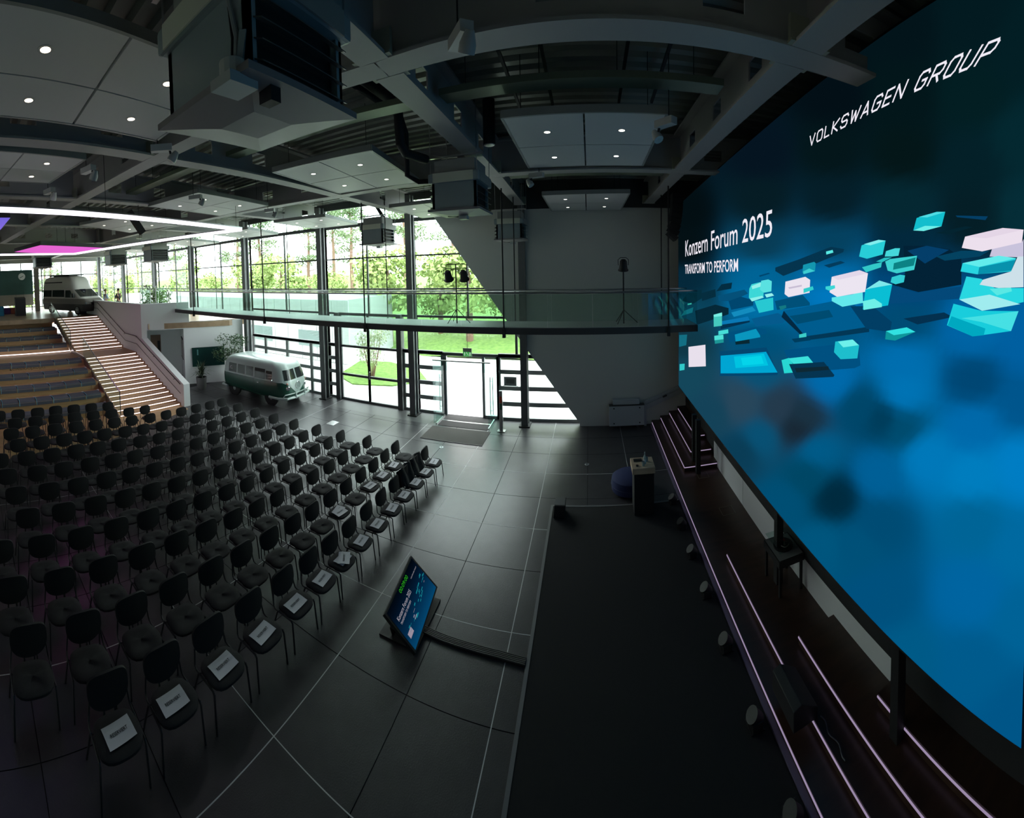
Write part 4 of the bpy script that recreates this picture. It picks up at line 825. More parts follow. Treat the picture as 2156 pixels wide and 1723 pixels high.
tm = MB(); text_on(tm, 'Konzern Forum 2025', lambda u, v: dm(lerp(.10, .56, u), lerp(.62, .71, v), .004)); text_on(tm, 'TRANSFORM TO PERFORM', lambda u, v: dm(lerp(.10, .45, u), lerp(.53, .58, v), .004)); text_on(tm, 'VOLKSWAGEN GROUP', lambda u, v: dm(lerp(.70, .93, u), lerp(.75, .775, v), .004)); tm.build('display_lettering', emit('mini_title', srgb(165, 160, 172), 1), t)
MB().beam((-3.05, 5.3, .0), (-3.15, 6.0, .3), .05, .4).build('stand', M_black, t); MB().box(-3.25, -2.6, 5.2, 6.2, 0.0, .03).build('stand_foot', M_black, t)
t = thing('cable_ramp', 'black ridged cable ramp curving from display to carpet', 'cable ramp')
pts = [(-2.75, 5.58), (-2.3, 5.54), (-1.8, 5.53), (-1.4, 5.52), (-.99, 5.48)]
for a, b in zip(pts[:-1], pts[1:]): MB().beam((*a, .02), (*b, .02), .13, .035).build('ramp_segment', M_black, t)
for off in (-.05, -.025, 0, .025, .05): MB().tube([(x, y + off, .038) for x, y in pts], .006, 5).build('ridge', mat('ramp_ridge', (.05, .05, .05), .5), t)
# ------------------------------------------------------------------ stacking chairs
M_fab = mat('black_chair_fabric', (.010, .010, .011), .9, bump=(200, .15)); M_seat = mat('seat_fabric', (.017, .016, .018), .85, bump=(200, .2)); M_cf = mat('black_chair_tube', (.02, .02, .021), .35)
def chair_proto():
    t = thing('stacking_chair', '', 'chair')
    def seat(u, v):   # rounded pad outline
        pass
    n = 28; out = []
    for k in range(n):
        a = 2 * math.pi * k / n; c, s = math.cos(a), math.sin(a); e = 3.2
        rr = (abs(c) ** e + abs(s) ** e) ** (-1 / e); out.append((.215 * c * rr, .235 * s * rr * (1 - .05 * (c < 0))))
    vs = []; prof = [(.90, .425), (1.0, .435), (1.0, .462), (.94, .475), (.6, .480), (0.01, .476)]
    for sc, z in prof: vs += [(.02 + x * sc, y * sc, z - .018 * max(0, -x) / .2 - .02 * max(0, x - .12) / .1) for x, y in out]
    fs = [tuple(range(n))]
    for i in range(len(prof) - 1):
        for k in range(n): fs.append((i * n + k, i * n + (k + 1) % n, (i + 1) * n + (k + 1) % n, (i + 1) * n + k))
    MB().add(vs, fs).build('seat', M_seat, t, smooth=True)
    def bk(thick):
        def fn(u, v):
            w = .225; x = lerp(-1, 1, u); z = lerp(-1, 1, v); e = 3.4
            m = max(abs(x), abs(z)); r_ = ((abs(x) / m) ** e + (abs(z) / m) ** e) ** (-1 / e) if m > 1e-5 else 1.; x, z = x * r_, z * r_
            y = x * w * (1 if z > 0 else 1 - .06 * z * z); zz = .685 + z * .15 + (.012 * (1 - x * x) * (1 if z > 0 else 1.6) * (1 if z > 0 else -1))
            return (-.205 - (zz - .54) * .16 + .035 * x * x * -1 + .03 + thick, y, zz)
        return fn
    mb = MB().grid(bk(.014), 10, 8); mb.grid(bk(-.014), 10, 8, True)
    N1 = 11 * 9; rim = [i * 9 for i in range(11)] + [10 * 9 + j for j in range(1, 9)] + [i * 9 + 8 for i in range(9, -1, -1)] + [j for j in range(7, 0, -1)]
    mb.f += [(rim[k], rim[(k + 1) % len(rim)], rim[(k + 1) % len(rim)] + N1, rim[k] + N1) for k in range(len(rim))]; mb.mi += [0] * len(rim)
    mb.build('backrest', M_fab, t, smooth=True)
    for s in (-1, 1):
        y = s * .235
        MB().tube([(.215, y * 1.06, .0), (.175, y, .40), (.15, y, .425)], .0115, 7).build('leg', M_cf, t, smooth=True)
        MB().tube([(-.255, y * 1.06, .0), (-.12, y, .40), (-.09, y, .425)], .0115, 7).build('leg', M_cf, t, smooth=True)
        MB().tube([(.16, y, .424), (-.16, y, .418), (-.20, y * .97, .44), (-.215, y * .93, .50), (-.225, y * .88, .60)], .011, 7).build('side_rail', M_cf, t, smooth=True)
    MB().tube([(.10, -.235, .415), (.10, .235, .415)], .009, 6).tube([(-.10, -.235, .412), (-.10, .235, .412)], .009, 6).build('seat_frame', M_cf, t)
    for s in (-.06, .06): MB().beam((-.19, s, .43), (-.225, s, .58), .02, .008).build('back_bracket', M_cf, t)
    return t
CH = chair_proto(); index_kids(); first_chair = [True]
CW = 'black fabric stacking chair'
def put_chair(x, y, label, rz=0., s=1.):
    if first_chair[0]: o = CH; first_chair[0] = False
    else: o = copy_tree(CH)
    o.location = (x, y, 0); o.rotation_euler = (0, 0, rz); o.scale = (s, s, s)
    return tag(o, label, 'chair', 'rows of black stacking chairs')
BASE = [.66, 1.46, 2.25, 2.99, 3.72, 4.40, 5.07, 5.71, 6.31, 6.92, 7.52, 8.14, 8.72, 9.31, 9.89]
ROW1 = [1.49, 2.25, 3.0, 3.74, 4.48, 5.12, 5.72, 6.33, 6.96, 7.56, 8.15, 8.74, 9.32, 9.89]
rnd = random.Random(11); ROWS = {}
for r_ in range(1, 13):
    if r_ == 1: ys = ROW1
    elif r_ == 11: ys = [.77, 1.51, 2.26, 3.01, 3.74, 4.46, 5.18, 5.88, 6.55]
    elif r_ == 12: ys = [1.02, 1.76, 2.52, 3.23, 3.96, 4.68, 5.39]
    elif r_ == 10: ys = [.5, 1.27, 2.01, 2.77, 3.52, 4.24, 4.94, 5.59, 6.30, 6.96, 7.59, 8.23, 8.86, 9.43]
    else: ys = [b - (r_ - 2) * lerp(.122, .055, max(0, min(1, (k - 6) / 8)) ** .8) for k, b in enumerate(BASE)]
    xs = [lerp(-4.64 - .957 * (r_ - 1), -4.51 - .93 * (r_ - 1), max(0, min(1, (y - 4.5) / 5.4))) for y in ys]
    vis = [(x, y) for x, y in zip(xs, ys) if y > .062 * abs(x) - .05]
    ROWS[r_] = []
    for k, (x, y) in enumerate(vis):
        pitch = .6 + .15 * max(0, min(1, (6.2 - y) / 3)); s = 1.0 + (pitch / .6 - 1) * .72
        px_ = x + .235 * s; rz = rnd.uniform(-.035, .035)
        row = 'front row' if r_ == 1 else '%s row from the stage' % ORD[r_ - 1]
        o = put_chair(px_, y, '%s in the %s, %s from the gallery end' % (CW, row, ORD[k]), rz, s); ROWS[r_].append((px_, y, rz, s, k))
# reserved sheets
M_paper = mat('white_paper', (.62, .61, .66), .7); M_ink = mat('black_ink', (.015, .015, .018), .8)
pm_ = MB().grid(lambda u, v: (lerp(-.105, .105, u), lerp(-.148, .148, v), .006 * (v * 2 - 1) ** 2 + .004 * math.sin(u * 5)), 4, 6).mesh('sheet', M_paper)
tm = MB(); text_on(tm, 'RESERVIERT', lambda u, v: (lerp(.018, -.018, v), lerp(-.092, .092, u), .0062 * (lerp(-.62, .62, u)) ** 2 + .0066), .02); tmesh = tm.mesh('lettering', M_ink)
def sheet(x, y, z, rz, label, s=1.):
    o = ob('reserved_sheet', pm_, None, (x, y, z), rz); o.scale = (s, s, 1); tag(o, label, 'paper sheet', 'reserved sheets on the seats'); ob('lettering', tmesh, o); return o
for (x, y, rz, s, k) in ROWS[1]:
    sheet(x + .04 * s, y + rnd.uniform(-.03, .03), .481 * s, rz + rnd.uniform(-.12, .12), 'white RESERVIERT sheet on the %s front row chair from the gallery end' % ORD[k], s)
    if k == 6: sheet(x + .06, y + .03, .492 * s, .55, 'second RESERVIERT sheet lying askew on the doubled seat, front row', s)
for (x, y, rz, s, k) in ROWS[2]:
    if k in (len(ROWS[2]) - 4, len(ROWS[2]) - 3, len(ROWS[2]) - 2): sheet(x + .04, y, .481 * s, rz + rnd.uniform(-.1, .1), 'RESERVIERT sheet in the second row, %s of three side by side' % ORD[k - len(ROWS[2]) + 4], s)
    if k == len(ROWS[2]) - 6: sheet(x + .0, y, .481 * s, .2, 'lower of two overlapping sheets on a second row seat', s); sheet(x + .08, y - .05, .490 * s, -.15, 'upper of two overlapping sheets on a second row seat', s)
# jackets
def jacket(x, y, s, label, m, low):
    def fn(th):
        def g(u, v):
            yy = lerp(-.26, .26, v); w = .5 + .5 * math.cos(math.pi * (v - .5) * 1.6); a = lerp(0, 1, u)
            if a < .5: z = lerp(low, .86, a * 2); xx = -.30 - .03 * math.sin(v * 11 + a * 5) - th
            else: z = lerp(.86, .40, a * 2 - 1); xx = lerp(-.27, -.10, a * 2 - 1) + .03 * math.sin(v * 9) + th
            return (xx, yy * (1 - .12 * abs(a - .5)), z + .02 * w)
        return g
    t = thing('jacket', label, 'jacket', (x, y, 0)); t.scale = (s, s, s)
    MB().grid(fn(.012), 14, 12).grid(fn(0.03), 14, 12, True).build('cloth', m, t, smooth=True)
    MB().tube([(-.24, -.2, .84), (-.2, -.24, .62), (-.12, -.27, .48)], [.05, .055, .045], 8).build('sleeve', m, t, smooth=True); MB().tube([(-.24, .2, .84), (-.2, .24, .62), (-.12, .27, .48)], [.05, .055, .045], 8).build('sleeve', m, t, smooth=True)
x, y, rz, s, k = ROWS[1][11]; jacket(x, y, s, 'dark jacket draped over a front row chair back', mat('dark_jacket', (.010, .013, .016), .9, bump=(30, .3)), .30)
x, y, rz, s, k = ROWS[1][12]; jacket(x, y, s, 'patterned black jacket over the chair second from the far front end', mat('patterned_jacket', (.008, .008, .009), .8, col2=(.03, .03, .03), nscale=25), .48)
# ------------------------------------------------------------------ tribune cushions
M_cush = mat('slate_cushion', (.095, .105, .125), .85, bump=(120, .1)); M_cyan = mat('cyan_piping', (.12, .46, .58), .6)
def cush_proto(w):
    t = thing('seat_cushion', '', 'cushion'); sec = [(-.52, 0), (-.52, .055), (-.47, .07), (-.10, .07), (-.02, .05), (.03, -.02), (.05, -.13), (.02, -.14), (-.005, -.05), (-.05, 0)]
    MB().prism(sec, -w / 2, w / 2, 'y').build('pad', M_cush, t)
    for y in (-w / 2,): MB().tube([(x, y, z) for x, z in sec[1:8]], .011, 5).build('piping', M_cyan, t)
    MB().box(-.54, -.46, w / 2 - .02, w / 2 + .06, .0, .075).build('headset_tag', mat('white_tag', (.7, .7, .72), .5), t)
    return t
CP_ = cush_proto(.70); index_kids(); used_c = [False]
rows_c = [(x, z, 'lower block, %s row up' % ORD[i]) for i, (x, z) in enumerate(zip(tiersX, tiersZ))] + [(x, z, 'upper block, %s row up' % ORD[i]) for i, (x, z) in enumerate(zip(upX, upZ))]
for i, (x, z, nm) in enumerate(rows_c):
    w = .75 if i < 5 else .90; y = 5.45 - (.05 if i % 2 else 0); k = 0
    if i == 8: y = 4.3
    while y > .075 * abs(x) - .4:
        o = CP_ if not used_c[0] else copy_tree(CP_); used_c[0] = True
        o.location = (x - .02, y, z - .07); o.scale = (1, w / .75, 1)
        tag(o, 'slate cushion with cyan piping, %s, %s from the stairs' % (nm, ORD[k]), 'cushion', 'slate cushions on the tribune'); y -= w; k += 1
# ------------------------------------------------------------------ vehicles
def ring_body(L, W, levels, rf, rr, n=10):
    """levels: (z, width scale, front x, rear x); rounded-rectangle rings"""
    rings = []
    for z, ws, xf, xr in levels:
        w = W / 2 * ws; a = min(rf, w * .98); b = min(rr, w * .98); pts = []
        for k in range(n + 1):
            t = math.pi / 2 * k / n; pts.append((xf - a + a * math.cos(t), w - a + a * math.sin(t), z))
        for k in range(n + 1):
            t = math.pi / 2 * k / n; pts.append((xr + b - b * math.sin(t), w - b + b * math.cos(t), z))
        m = [(x, -y, z_) for x, y, z_ in reversed(pts)]; rings.append(pts + m)
    return rings
def skin(mb, rings, cap_top=True, cap_bot=True):
    n = len(rings[0]); vs = [p for r in rings for p in r]; fs = []
    for i in range(len(rings) - 1):
        for k in range(n): fs.append((i * n + k, i * n + (k + 1) % n, (i + 1) * n + (k + 1) % n, (i + 1) * n + k))
    if cap_bot: fs.append(tuple(range(n)))
    if cap_top: fs.append(tuple((len(rings) - 1) * n + k for k in range(n - 1, -1, -1)))
    mb.add(vs, fs)
def wheel(t, x, y, r, w, hub, whitewall=None, alloy=False):
    s = 1 if y > 0 else -1; Mx = Matrix.Translation((x, y, r))
    wl = MB().lathe([(r * .6, -w / 2), (r * .95, -w / 2), (r, -w * .3), (r, w * .3), (r * .95, w / 2), (r * .6, w / 2)], 24, Mx, 'y').build('wheel', mat('tyre_rubber', (.012, .012, .012), .8), t, smooth=True)
    if whitewall: MB().lathe([(r * .62, s * (w / 2 + .001)), (r * .80, s * (w / 2 + .004)), (r * .81, s * (w / 2 - .001))], 24, Mx, 'y').build('whitewall', mat('whitewall', (.62, .63, .62), .5), wl)
    MB().lathe([(.001, s * (w / 2 + .03)), (r * .28, s * (w / 2 + .02)), (r * .34, s * (w / 2 - .005)), (r * .6, s * (w / 2 + .004)), (r * .62, s * (w / 2 - .03))], 20, Mx, 'y').build('hub_cap', hub, wl, smooth=True)
    if alloy:
        for k in range(6):
            a = k * math.pi / 3; MB().beam((x + .1 * math.cos(a), y + s * (w / 2 + .012), r + .1 * math.sin(a)), (x + r * .6 * math.cos(a), y + s * (w / 2 + .012), r + r * .6 * math.sin(a)), .02, .06, up=(0, 1, 0)).build('spoke', M_silver, wl)
# --- classic green and white bus
M_bg = mat('bus_green', (.015, .085, .055), .25, coat=.6); M_bw = mat('bus_white', (.50, .59, .56), .3, coat=.5); M_win = mat('vehicle_glass', (.03, .035, .035), .06, spec=.8); M_chr = mat('chrome', (.75, .76, .77), .12, metal=1.)
bus = thing('classic_bus', 'vintage green and white minibus parked by the slanted wall', 'bus', (-13.93, 12.72, 0), math.radians(3))
def bx_front(z): return 2.06 + .03 * math.sin((z - .3) * 2.5) - max(0, z - 1.12) * .34 - max(0, z - 1.7) * .5
LOW = [(.32, .90, 1.98, -2.0), (.40, .965, 2.04, -2.05), (.7, .995, 2.075, -2.09), (.95, 1.0, 2.07, -2.09), (1.06, .985, 2.05, -2.08)]
UP = [(1.06, .985, 2.05, -2.08), (1.15, .975, 2.01, -2.07), (1.40, .945, 1.93, -2.03), (1.62, .905, 1.85, -1.97), (1.74, .86, 1.79, -1.90), (1.83, .78, 1.70, -1.78), (1.89, .66, 1.55, -1.58), (1.93, .48, 1.25, -1.25), (1.945, .2, .7, -.7)]
mb = MB(); skin(mb, ring_body(4.2, 1.74, LOW, .48, .30), False, True); mb.build('lower_body', M_bg, bus, smooth=True)
mb = MB(); skin(mb, ring_body(4.2, 1.74, UP, .48, .32), True, False); mb.build('upper_body', M_bw, bus, smooth=True)
def side_w(levels, z):
    for a, b in zip(levels[:-1], levels[1:]):
        if a[0] <= z <= b[0]: u = (z - a[0]) / (b[0] - a[0]); return tuple(lerp(a[k], b[k], u) for k in (1, 2, 3))
    return levels[-1][1:]
def front_pt(levels, W, rf, y, z, off):
    ws, xf, xr = side_w(levels, z); w = W / 2 * ws; a = min(rf, w * .98); ay = abs(y)
    if ay <= w - a: x = xf
    else: x = xf - a + math.sqrt(max(0, a * a - (min(ay, w) - (w - a)) ** 2))
    return (x + off, y, z)
ALL = LOW[:-1] + UP
mb = MB().grid(lambda u, v: front_pt(ALL, 1.74, .48, lerp(-1, 1, u) * lerp(.04, .80, v) * (1 - .18 * (1 - v) * v * 2), lerp(.48, 1.075, v), .012), 16, 10); mb.build('front_chevron', M_bw, bus, smooth=True)
for s in (-1, 1):
    mb = MB().grid(lambda u, v, s=s: front_pt(ALL, 1.74, .48, s * lerp(.04, .68 - .05 * v, u), lerp(1.14, 1.57, v), .012), 8, 5); mb.build('windscreen', M_win, bus, smooth=True)
    mb = MB()
    for (a, b, z0, z1) in ((-1.55, -1.0, 1.13, 1.55), (-.92, -.42, 1.13, 1.55), (-.34, .14, 1.13, 1.55), (.24, .90, 1.10, 1.55), (.95, 1.32, 1.12, 1.5)):
        w_ = MB().grid(lambda u, v: (lerp(a, b, u), s * (1.74 / 2 * side_w(ALL, lerp(z0, z1, v))[0] + .008), lerp(z0, z1, v)), 3, 3).build('side_window', M_win, bus)
    for x in (-1.22, 1.2): wheel(bus, x, s * .72, .325, .17, M_chr, True)
    for x in (-1.22, 1.2): MB().lathe([(.30, -.02), (.40, -.02), (.40, .0), (.30, 0)], 20, Matrix.Translation((x, s * .80, .36)), 'y').build('wheel_arch', M_black, bus)
    MB().lathe([(.001, .05), (.07, .045), (.095, .01), (.11, -.01), (.11, -.04)], 18, Matrix.Translation(front_pt(ALL, 1.74, .48, s * .58, .80, .0)) @ Matrix.Rotation(math.radians(90), 4, 'Y') @ Matrix.Rotation(s * -.45, 4, 'X')).build('headlight', M_chr, bus, smooth=True)
    MB().sphere(front_pt(ALL, 1.74, .48, s * .62, 1.0, .01), .045, 10, 6).build('indicator', mat('indicator_amber', (.5, .2, .15), .3), bus)
    MB().tube([(1.35, s * .80, 1.12), (1.42, s * .95, 1.14)], .008, 5).sphere((1.43, s * .97, 1.15), .05, 10, 6, (.4, 1, 1)).build('door_mirror', M_chr, bus)
    MB().box(.42, .52, s * .885, s * .90, .90, .925).build('door_handle', M_chr, bus)
    MB().box(.18, .185, s * .872, s * .876, .42, 1.06).build('door_seam', M_black, bus)
MB().tube([(1.2, -.93, .40), (1.75, -.93, .40), (2.1, -.75, .40), (2.2, -.3, .40), (2.2, .3, .40), (2.1, .75, .40), (1.75, .93, .40)], .055, 8).build('front_bumper', M_bw, bus, smooth=True)
MB().tube([(1.95, -.86, .44), (2.05, -.82, .57), (2.2, -.35, .58), (2.2, .35, .58), (2.05, .82, .57), (1.95, .86, .44)], .022, 7).build('bumper_bar', M_bw, bus, smooth=True)
for y in (-.3, .3): MB().box(2.2, 2.26, y - .03, y + .03, .34, .60).build('bumper_horn', M_bw, bus, bevel=.01)
MB().tube([(-1.6, -.93, .40), (-2.05, -.85, .40), (-2.2, -.4, .40), (-2.2, .4, .40), (-2.05, .85, .40), (-1.6, .93, .40)], .055, 8).build('rear_bumper', M_bw, bus, smooth=True)
mb = MB(); c0 = front_pt(ALL, 1.74, .48, 0, .85, .02); R_ = .155
mb.tube([(c0[0], R_ * math.cos(a), .85 + R_ * math.sin(a)) for a in [2 * math.pi * k / 24 for k in range(25)]], .012, 6)
for pl in ([(-.075, .13), (0, .015), (.075, .13)], [(-.12, .085), (-.065, -.115), (0, .0), (.065, -.115), (.12, .085)]):
    mb.tube([(c0[0], y, .85 + z) for y, z in pl], .011, 5)
mb.build('emblem', M_chr, bus)
for s in (-.22, .22): MB().beam((1.99, s, 1.14), (1.90, s * 2.0, 1.42), .012, .01).build('wiper', M_chr, bus)
mb = MB(); text_on(mb, 'G', lambda u, v: (lerp(-1.47, -1.30, u), -.845, lerp(1.20, 1.42, v)), .03); mb.build('window_sticker', mat('sticker_white', (.6, .62, .62), .5), bus)
# --- camper van on the deck
van = thing('camper_van', 'tall white and grey camper van on the upper deck', 'van', (-30.25, 8.25, DZ), math.radians(20))
M_vw = mat('van_white', (.60, .59, .56), .3, coat=.4); M_vg = mat('van_grey', (.17, .16, .145), .35, coat=.4)
VL = [(.28, .94, 2.85, -2.95), (.5, .98, 2.98, -3.0), (.8, 1.0, 3.0, -3.0)]; VM = [(.8, 1.0, 3.0, -3.0), (1.02, 1.0, 2.9, -3.0), (1.20, .99, 2.55, -3.0)]
VU = [(1.20, .99, 2.55, -3.0), (1.35, .985, 2.25, -3.0), (1.9, .94, 1.55, -2.98), (2.15, .92, 1.42, -2.96), (2.5, .88, 1.25, -2.9), (2.8, .80, .95, -2.75), (2.92, .62, .5, -2.4), (2.97, .3, 0, -1.6)]
mb = MB(); skin(mb, ring_body(6, 2.04, VL, .5, .15), False, True); mb.build('sill_body', mat('van_sill', (.05, .05, .048), .5), van, smooth=True)
mb = MB(); skin(mb, ring_body(6, 2.04, VM, .5, .15), False, False); mb.build('lower_body', M_vg, van, smooth=True)
mb = MB(); skin(mb, ring_body(6, 2.04, VU, .45, .15), True, False); mb.build('upper_body', M_vw, van, smooth=True)
VA = VL[:-1] + VM[:-1] + VU
for s in (-1, 1):
    for (a, b, z0, z1) in ((-2.8, -1.55, 1.32, 1.86), (-1.45, .25, 1.32, 1.86), (.4, 1.5, 1.28, 1.84)):
        MB().grid(lambda u, v: (lerp(a, b - .45 * v * (b > 1), u), s * (1.02 * side_w(VA, lerp(z0, z1, v))[0] + .008), lerp(z0, z1, v)), 3, 3).build('side_window', M_win, van)
    for x in (-1.75, 1.9): wheel(van, x, s * .90, .36, .22, M_silver, alloy=True)
    MB().box(1.55, 1.7, s * 1.03, s * 1.2, 1.28, 1.6).build('door_mirror', M_black, van)
    MB().box(-2.6, -.1, s * .90, s * .96, 2.42, 2.5).build('awning_rail', M_black, van)
    MB().box(-3.02, -2.97, s * .85 - .06, s * .85 + .06, .8, 1.3).build('tail_light', mat('tail_red', (.4, .02, .02), .4), van)
    MB().box(2.75, 2.95, s * .75 - .15, s * .75 + .15, .82, .95).build('headlight', M_chr, van)
MB().grid(lambda u, v: front_pt(VA, 2.04, .45, lerp(-.86, .86, u), lerp(1.34, 1.88, v), .015), 10, 5).build('windscreen', M_win, van, smooth=True)
MB().box(2.86, 3.0, -.5, .5, .72, .95).build('grille', M_black, van); MB().box(-2.2, .6, -.7, .7, 2.95, 3.03).build('roof_box', M_black, van)
# ------------------------------------------------------------------ people on the deck
def person(loc, rz, label, shirt, trousers, hairc, folded):
    t = thing('person', label, 'person', loc, rz)
    M_skin = mat('skin_tone', (.45, .27, .19), .6)
    def sk(name, pts, edges, rad, m, sub=1):
        me = bpy.data.meshes.new(name); me.from_pydata(pts, edges, []); me.materials.append(m); o = ob(name, me, t)
        md = o.modifiers.new('skin', 'SKIN'); me.skin_vertices.new() if not me.skin_vertices else None
        for i, r in enumerate(rad): me.skin_vertices[0].data[i].radius = (r[0], r[1]) if isinstance(r, tuple) else (r, r)
        me.skin_vertices[0].data[0].use_root = True
        sb = o.modifiers.new('sub', 'SUBSURF'); sb.levels = sub; sb.render_levels = sub
        for p in me.polygons: p.use_smooth = True
        md.use_smooth_shade = True; return o
    if folded:
        hl, hr = [(.24, .12, 1.10), (.26, -.06, 1.14)], [(.24, -.12, 1.12), (.28, .06, 1.10)]
        el, er = (.06, .27, 1.12), (.06, -.27, 1.12)
    else:
        hl, hr = [(.30, .16, 1.16), (.36, .10, 1.22)], [(.28, -.18, 1.05), (.34, -.12, 1.05)]
        el, er = (.08, .27, 1.10), (.06, -.27, 1.10)
    P = [(0, 0, .95), (0, 0, 1.15), (0, 0, 1.36), (0, 0, 1.47), (.01, 0, 1.54), (.02, 0, 1.64), (.015, 0, 1.76), (0, .17, 1.42), el, hl[0], hl[1], (0, -.17, 1.42), er, hr[0], hr[1], (0, .1, .88), (.02, .11, .48), (0, .12, .08), (.12, .13, .03), (0, -.1, .88), (.02, -.11, .48), (0, -.12, .08), (.12, -.13, .03)]
    E = [(0, 1), (1, 2), (2, 3), (3, 4), (4, 5), (5, 6), (2, 7), (7, 8), (8, 9), (9, 10), (2, 11), (11, 12), (12, 13), (13, 14), (0, 15), (15, 16), (16, 17), (17, 18), (0, 19), (19, 20), (20, 21), (21, 22)]
    Rd = [(.16, .11), (.15, .105), (.17, .105), .06, .055, (.085, .10), (.075, .085), .06, .045, .033, .03, .06, .045, .033, .03, .085, .06, .045, .035, .085, .06, .045, .035]
    sk('body', P, E, Rd, M_skin, 2)
    sk('shirt', [P[0], P[1], P[2], (0, 0, 1.45), P[7], P[8], P[11], P[12]], [(0, 1), (1, 2), (2, 3), (2, 4), (4, 5), (2, 6), (6, 7)], [(.18, .13), (.17, .125), (.19, .125), .07, .075, .062, .075, .062], shirt, 2)
    if folded: sk('sleeves', [P[8], hl[0]], [(0, 1)], [.06, .048], shirt, 1); sk('sleeves', [P[12], hr[0]], [(0, 1)], [.06, .048], shirt, 1)
    sk('trousers', [(0, 0, .98), (0, .1, .86), (.02, .11, .48), (0, .12, .10), (0, -.1, .86), (.02, -.11, .48), (0, -.12, .10)], [(0, 1), (1, 2), (2, 3), (0, 4), (4, 5), (5, 6)], [(.17, .125), .105, .078, .07, .105, .078, .07], trousers, 2)
    MB().sphere((-.005, 0, 1.745), .105, 14, 9, (1.02, .9, .95)).build('hair', hairc, t, smooth=True)
    MB().sphere((.115, 0, 1.675), .02, 8, 6, (1, .7, 1.3)).build('nose', M_skin, t, smooth=True)
    for s in (-1, 1):
        MB().sphere((.098, s * .035, 1.70), .011, 8, 6).build('eye', M_black, t); MB().sphere((.0, s * .093, 1.68), .028, 8, 6, (.7, .4, 1.1)).build('ear', M_skin, t, smooth=True)
    MB().sphere((.10, 0, 1.625), .02, 8, 5, (.5, 1.3, .35)).build('mouth', mat('lip_tone', (.35, .15, .12), .6), t)
    for arm in (hl, hr):
        w = Vector(arm[1]); d = (Vector(arm[1]) - Vector(arm[0])).normalized(); n = d.cross(Vector((0, 0, 1))).normalized()
        for k, L in enumerate((.07, .085, .09, .08)): b = w + n * (.012 * (k - 1.5)) + d * .02; MB().tube([b, b + d * L * .6, b + d * L + Vector((0, 0, -.02))], .0085, 6).build('finger', M_skin, t, smooth=True)
        MB().tube([w, w + d * .03 + Vector((0, 0, .03)), w + d * .06 + Vector((0, 0, .04))], .010, 6).build('thumb', M_skin, t, smooth=True)
person((-27.4, 9.95, DZ), math.radians(100), 'person in a light blue shirt by the camper van', mat('pale_blue_shirt', (.30, .40, .52), .8), mat('jeans_blue', (.05, .07, .12), .8), mat('brown_hair', (.09, .05, .03), .8), False)
person((-27.2, 10.9, DZ), math.radians(200), 'person in a black top with folded arms on the deck', mat('black_top', (.012, .012, .014), .8), mat('dark_trousers', (.015, .015, .018), .8), mat('dark_hair', (.03, .018, .012), .8), True)
# ------------------------------------------------------------------ plants
M_fic = mat('ficus_leaf', (.035, .075, .025), .5, col2=(.05, .11, .04), nscale=6); M_pot = mat('concrete_pot', (.16, .155, .15), .8, bump=(40, .1)); M_soil = mat('potting_soil', (.02, .014, .01), .95); M_yuc = mat('yucca_leaf', (.05, .075, .04), .5)
t = thing('potted_ficus', 'tall potted fig tree behind the green bus', 'plant', (-16.75, 13.0, 0))
MB().lathe([(.2, 0), (.26, .05), (.3, .55), (.27, .55), (.25, .48)], 20).build('pot', M_pot, t, smooth=True); MB().lathe([(.001, .5), (.26, .5)], 20).build('soil', M_soil, t)
for k in range(3): a = k * 2.1; MB().tube([(.05 * math.cos(a), .05 * math.sin(a), .45), (.12 * math.cos(a), .1 * math.sin(a), 1.1), (.25 * math.cos(a + .4), .25 * math.sin(a + .4), 2.0)], [.03, .025, .012], 6).build('stem', mat('ficus_bark', (.12, .09, .06), .9), t, smooth=True)
mb = MB(); r = random.Random(4); leaf_cloud(mb, [((r.uniform(-.45, .45), r.uniform(-.6, .6), r.uniform(1.2, 2.55)), (.42, .45, .32)) for k in range(14)], 75, (.14, .055), 8, -.2); mb.build('foliage', M_fic, t)
t = thing('potted_yucca', 'small dark yucca in a grey pot beside the stair wall', 'plant', (-17.1, 11.25, 0))
MB().lathe([(.19, 0), (.24, .1), (.28, .62), (.25, .62), (.24, .55)], 20).build('pot', M_pot, t, smooth=True); MB().lathe([(.001, .57), (.25, .57)], 20).build('soil', M_soil, t)
mb = MB()
for k in range(70):
    a = r.uniform(0, 6.28); e = r.uniform(.2, 1.4); L = r.uniform(.45, .85); d = Vector((math.cos(a) * math.cos(e), math.sin(a) * math.cos(e), math.sin(e))); b0 = Vector((.05 * math.cos(a), .05 * math.sin(a), .62 + r.uniform(0, .35))); n = d.cross(Vector((0, 0, 1))).normalized() * .022
    tip = b0 + d * L + Vector((0, 0, -.25 * L)); mid = b0 + d * L * .55 + Vector((0, 0, .02)); mb.add([b0 - n, b0 + n, mid + n * .9, mid - n * .9, tip], ((0, 1, 2, 3), (3, 2, 4)))
mb.build('foliage', M_yuc, t)
t = thing('deck_planter', 'white planter trough with dense green bush behind the deck parapet', 'planter', (-21.4, 10.9, DZ)); MB().box(-.3, .3, -.9, .9, 0, .7).build('trough', M_white, t, bevel=.01)
mb = MB(); leaf_cloud(mb, [((r.uniform(-.2, .2), r.uniform(-.8, .8), r.uniform(.9, 1.75)), (.4, .45, .4)) for k in range(14)], 60, (.22, .08), 9); mb.build('foliage', mat('planter_leaf', (.07, .14, .035), .5, col2=(.12, .22, .06), nscale=5), t)
t = thing('deck_railing', 'white steel railing frames around the deck planter', 'railing')
